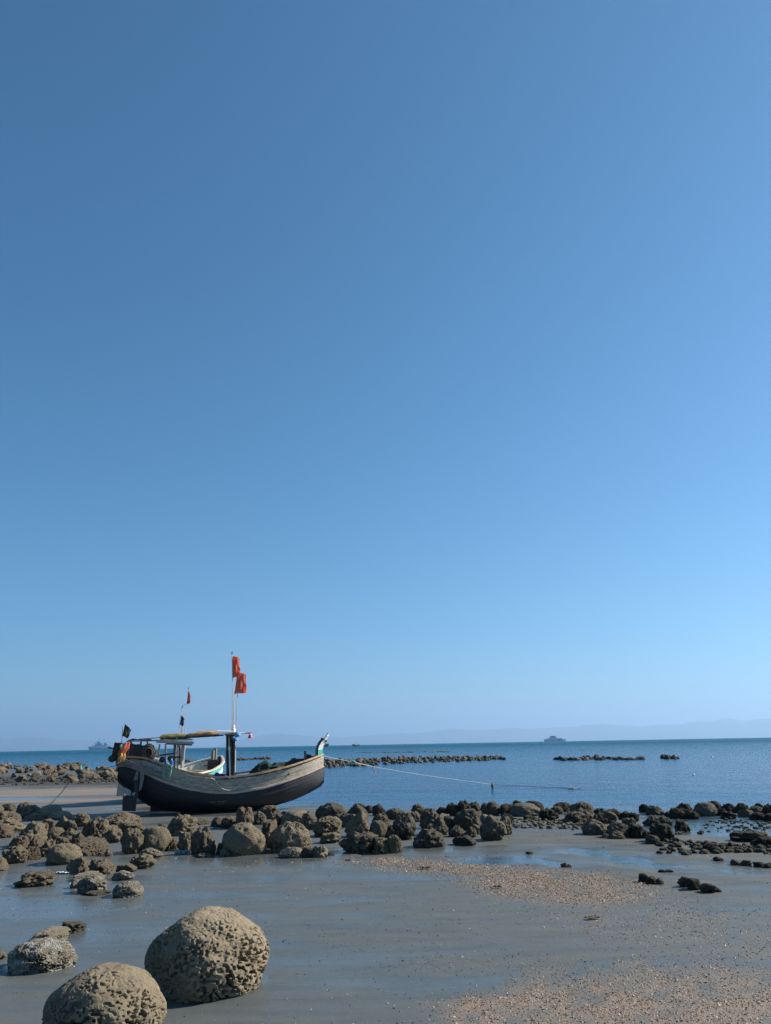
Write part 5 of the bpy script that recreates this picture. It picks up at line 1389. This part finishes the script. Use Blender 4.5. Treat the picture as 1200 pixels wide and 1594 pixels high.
# net buoys drifting in the bay
for px, py, r, lab in ((1108, 1178.5, .13, 'white buoy at the end of the bay reef'), (1080, 1206.5, .075, 'white buoy floating alone in the middle of the bay')):
    p = at(px, py, WL); o = MB().tube([(0, 0, -r * .5), (0, 0, -r * .2), (0, 0, r * .4), (0, 0, r * .85), (0, 0, r)], [r * .5, r * .95, r, r * .6, r * .15], 10).build('buoy', M['whitep'], None, smooth=True); o.location = p; tag(o, lab, 'buoy')
p = at(890, 1228, WL); mb = MB(); mb.tube([(-.42, 0, .0), (-.2, .03, .03), (.1, -.02, .04), (.4, .04, .0)], [.02, .05, .06, .015], 7); mb.tube([(-.1, .1, .0), (.05, .14, .03), (.2, .1, .0)], [.015, .04, .015], 6); o = mb.build('driftwood', M['bamboo'], None); o.scale = (.6, .6, .5); o.location = p
tag(o, 'pale piece of driftwood floating in the bay beyond the shore boulders', 'driftwood')

# ------------------------------------------------------------------ litter on the sand
M['weed'] = simple('brown_weed', (0.14, 0.095, 0.045), .8, .4, 20)
def scrap(px, py, w_, mat, label, name='plastic_scrap', cat='scrap', seed=0, h=.05):
    P = at(px, py, -.03); z = gh(P[0], P[1]); r_ = random.Random(seed)
    G = [[((i / 7 - .5) * w_ * (1 + .2 * r_.random()), (j / 5 - .5) * w_ * .5, .012 + h * abs(math.sin(i * 1.3 + j * .8 + seed)) * r_.uniform(.5, 1)) for j in range(6)] for i in range(8)]
    mb = MB(); mb.grid(G, .004); o = mb.build(name, mat, None, smooth=True); o.location = (P[0], P[1], z); o.rotation_euler.z = r_.uniform(-.4, .4); return tag(o, label, cat)
scrap(283, 1330, .26, M['tealscrap'], 'teal plastic film on wet sand by the rough knobbly boulder', seed=1, h=.07)
scrap(98, 1361, .22, M['whitep'], 'little white scrap on wet sand above the jagged pale rock', seed=2, h=.03)
scrap(923, 1435, .15, M['weed'], 'tuft of brown weed on the sand between the shell banks', name='seaweed', cat='seaweed', seed=3, h=.03)
scrap(541, 1342, .10, M['black'], 'dark bit of seaweed on the sand before the overhanging rock', name='seaweed', cat='seaweed', seed=4, h=.04)
scrap(662, 1354, .16, M['rust'], 'brown bit of weed at the upper edge of the shell bank', name='seaweed', cat='seaweed', seed=5, h=.04)
scrap(774, 1386, .10, M['rust'], 'tiny brown bit of weed within the shell bank', name='seaweed', cat='seaweed', seed=6, h=.04)

# ------------------------------------------------------------------ shell hash and grit: far too many to count
def frag_mesh(name, n_try, weight, size, mat, flat=.45, seed=0, dmin=4.3, dmax=20.0, kfar=0.0):
    r_ = np.random.default_rng(seed)
    d = np.sqrt(r_.uniform(dmin ** 2, dmax ** 2, n_try)); az = r_.uniform(-.72, .72, n_try)
    x, y = d * np.sin(az), d * np.cos(az)
    px, py = proj(x, y, 0 * x - .02)
    ok = (px > -350) & (px < 1550) & (py < 1900) & (r_.random(n_try) < weight(px, py, x, y))
    x, y, d = x[ok], y[ok], d[ok]; n = len(x); z = ground_h(x, y)
    s = size[0] + (size[1] - size[0]) * r_.random(n) ** 2; s = s * (1 + kfar * np.maximum(d - 8, 0))
    base = np.array([(1, 0, 0), (0, 1, 0), (-1, 0, 0), (0, -1, 0), (0, 0, 1), (0, 0, -1)], float)
    tri = np.array([(0, 1, 4), (1, 2, 4), (2, 3, 4), (3, 0, 4), (1, 0, 5), (2, 1, 5), (3, 2, 5), (0, 3, 5)])
    Q = base[None] * np.stack([s * r_.uniform(.7, 1.4, n), s * r_.uniform(.5, 1, n), s * flat * r_.uniform(.6, 1.3, n)], -1)[:, None, :]
    Q = Q * (1 + .25 * r_.standard_normal((n, 6, 1)))
    a, b = r_.uniform(0, 6.283, n), r_.normal(0, .45, n)
    X, Y, Z = Q[..., 0], Q[..., 1], Q[..., 2]
    X, Z = X * np.cos(b)[:, None] - Z * np.sin(b)[:, None], X * np.sin(b)[:, None] + Z * np.cos(b)[:, None]
    X, Y = X * np.cos(a)[:, None] - Y * np.sin(a)[:, None], X * np.sin(a)[:, None] + Y * np.cos(a)[:, None]
    V = np.stack([X + x[:, None], Y + y[:, None], Z + z[:, None] + s[:, None] * flat * .35], -1).reshape(-1, 3)
    F = (tri[None] + 6 * np.arange(n)[:, None, None]).reshape(-1, 3)
    o = link(name, mesh_np(name, V, F, mat, smooth=False)); tag(o, kind='stuff'); return n
def frag_mat(name, stops, rough=.6):
    mt, nt, b = mat_new(name); g = nt.nodes.new('ShaderNodeNewGeometry')
    nt.links.new(ramp(nt, g.outputs['Random Per Island'], stops), b.inputs['Base Color']); b.inputs['Roughness'].default_value = rough
    return mt
M['shell'] = frag_mat('shell_hash', [(0.0, (0.03, 0.026, 0.022)), (0.2, (0.12, 0.085, 0.058)), (0.5, (0.28, 0.180, 0.110)), (0.8, (0.36, 0.255, 0.17)), (1.0, (0.48, 0.42, 0.35))])
M['grit'] = frag_mat('dark_grit', [(0.0, (0.012, 0.012, 0.012)), (0.7, (0.05, 0.045, 0.04)), (1.0, (0.12, 0.10, 0.08))])
M['wshell'] = frag_mat('white_shell', [(0.0, (0.28, 0.24, 0.20)), (1.0, (0.55, 0.53, 0.50))])
frag_mesh('shell_fragments', 720000, lambda px, py, x, y: shell_mask(px, py) ** 1.3, (.004, .012), M['shell'], seed=3, dmax=19, kfar=.06)
frag_mesh('dark_grit', 130000, lambda px, py, x, y: .05 + .35 * np.clip(shell_mask(px, py) * 1.5, 0, 1) + .25 * blob(px, py, 640, 1470, 300, 60, .8) * np.clip(.5 + 2 * fbm2(x * .8, y * .8, 3, 71), 0, 1), (.004, .011), M['grit'], seed=4, dmax=22, kfar=.05)
frag_mesh('white_shells', 26000, lambda px, py, x, y: .05 + .10 * np.clip(.3 + 2.2 * fbm2(x * .6, y * .6, 3, 73), 0, 1), (.004, .011), M['wshell'], seed=5, dmax=20, kfar=.04)
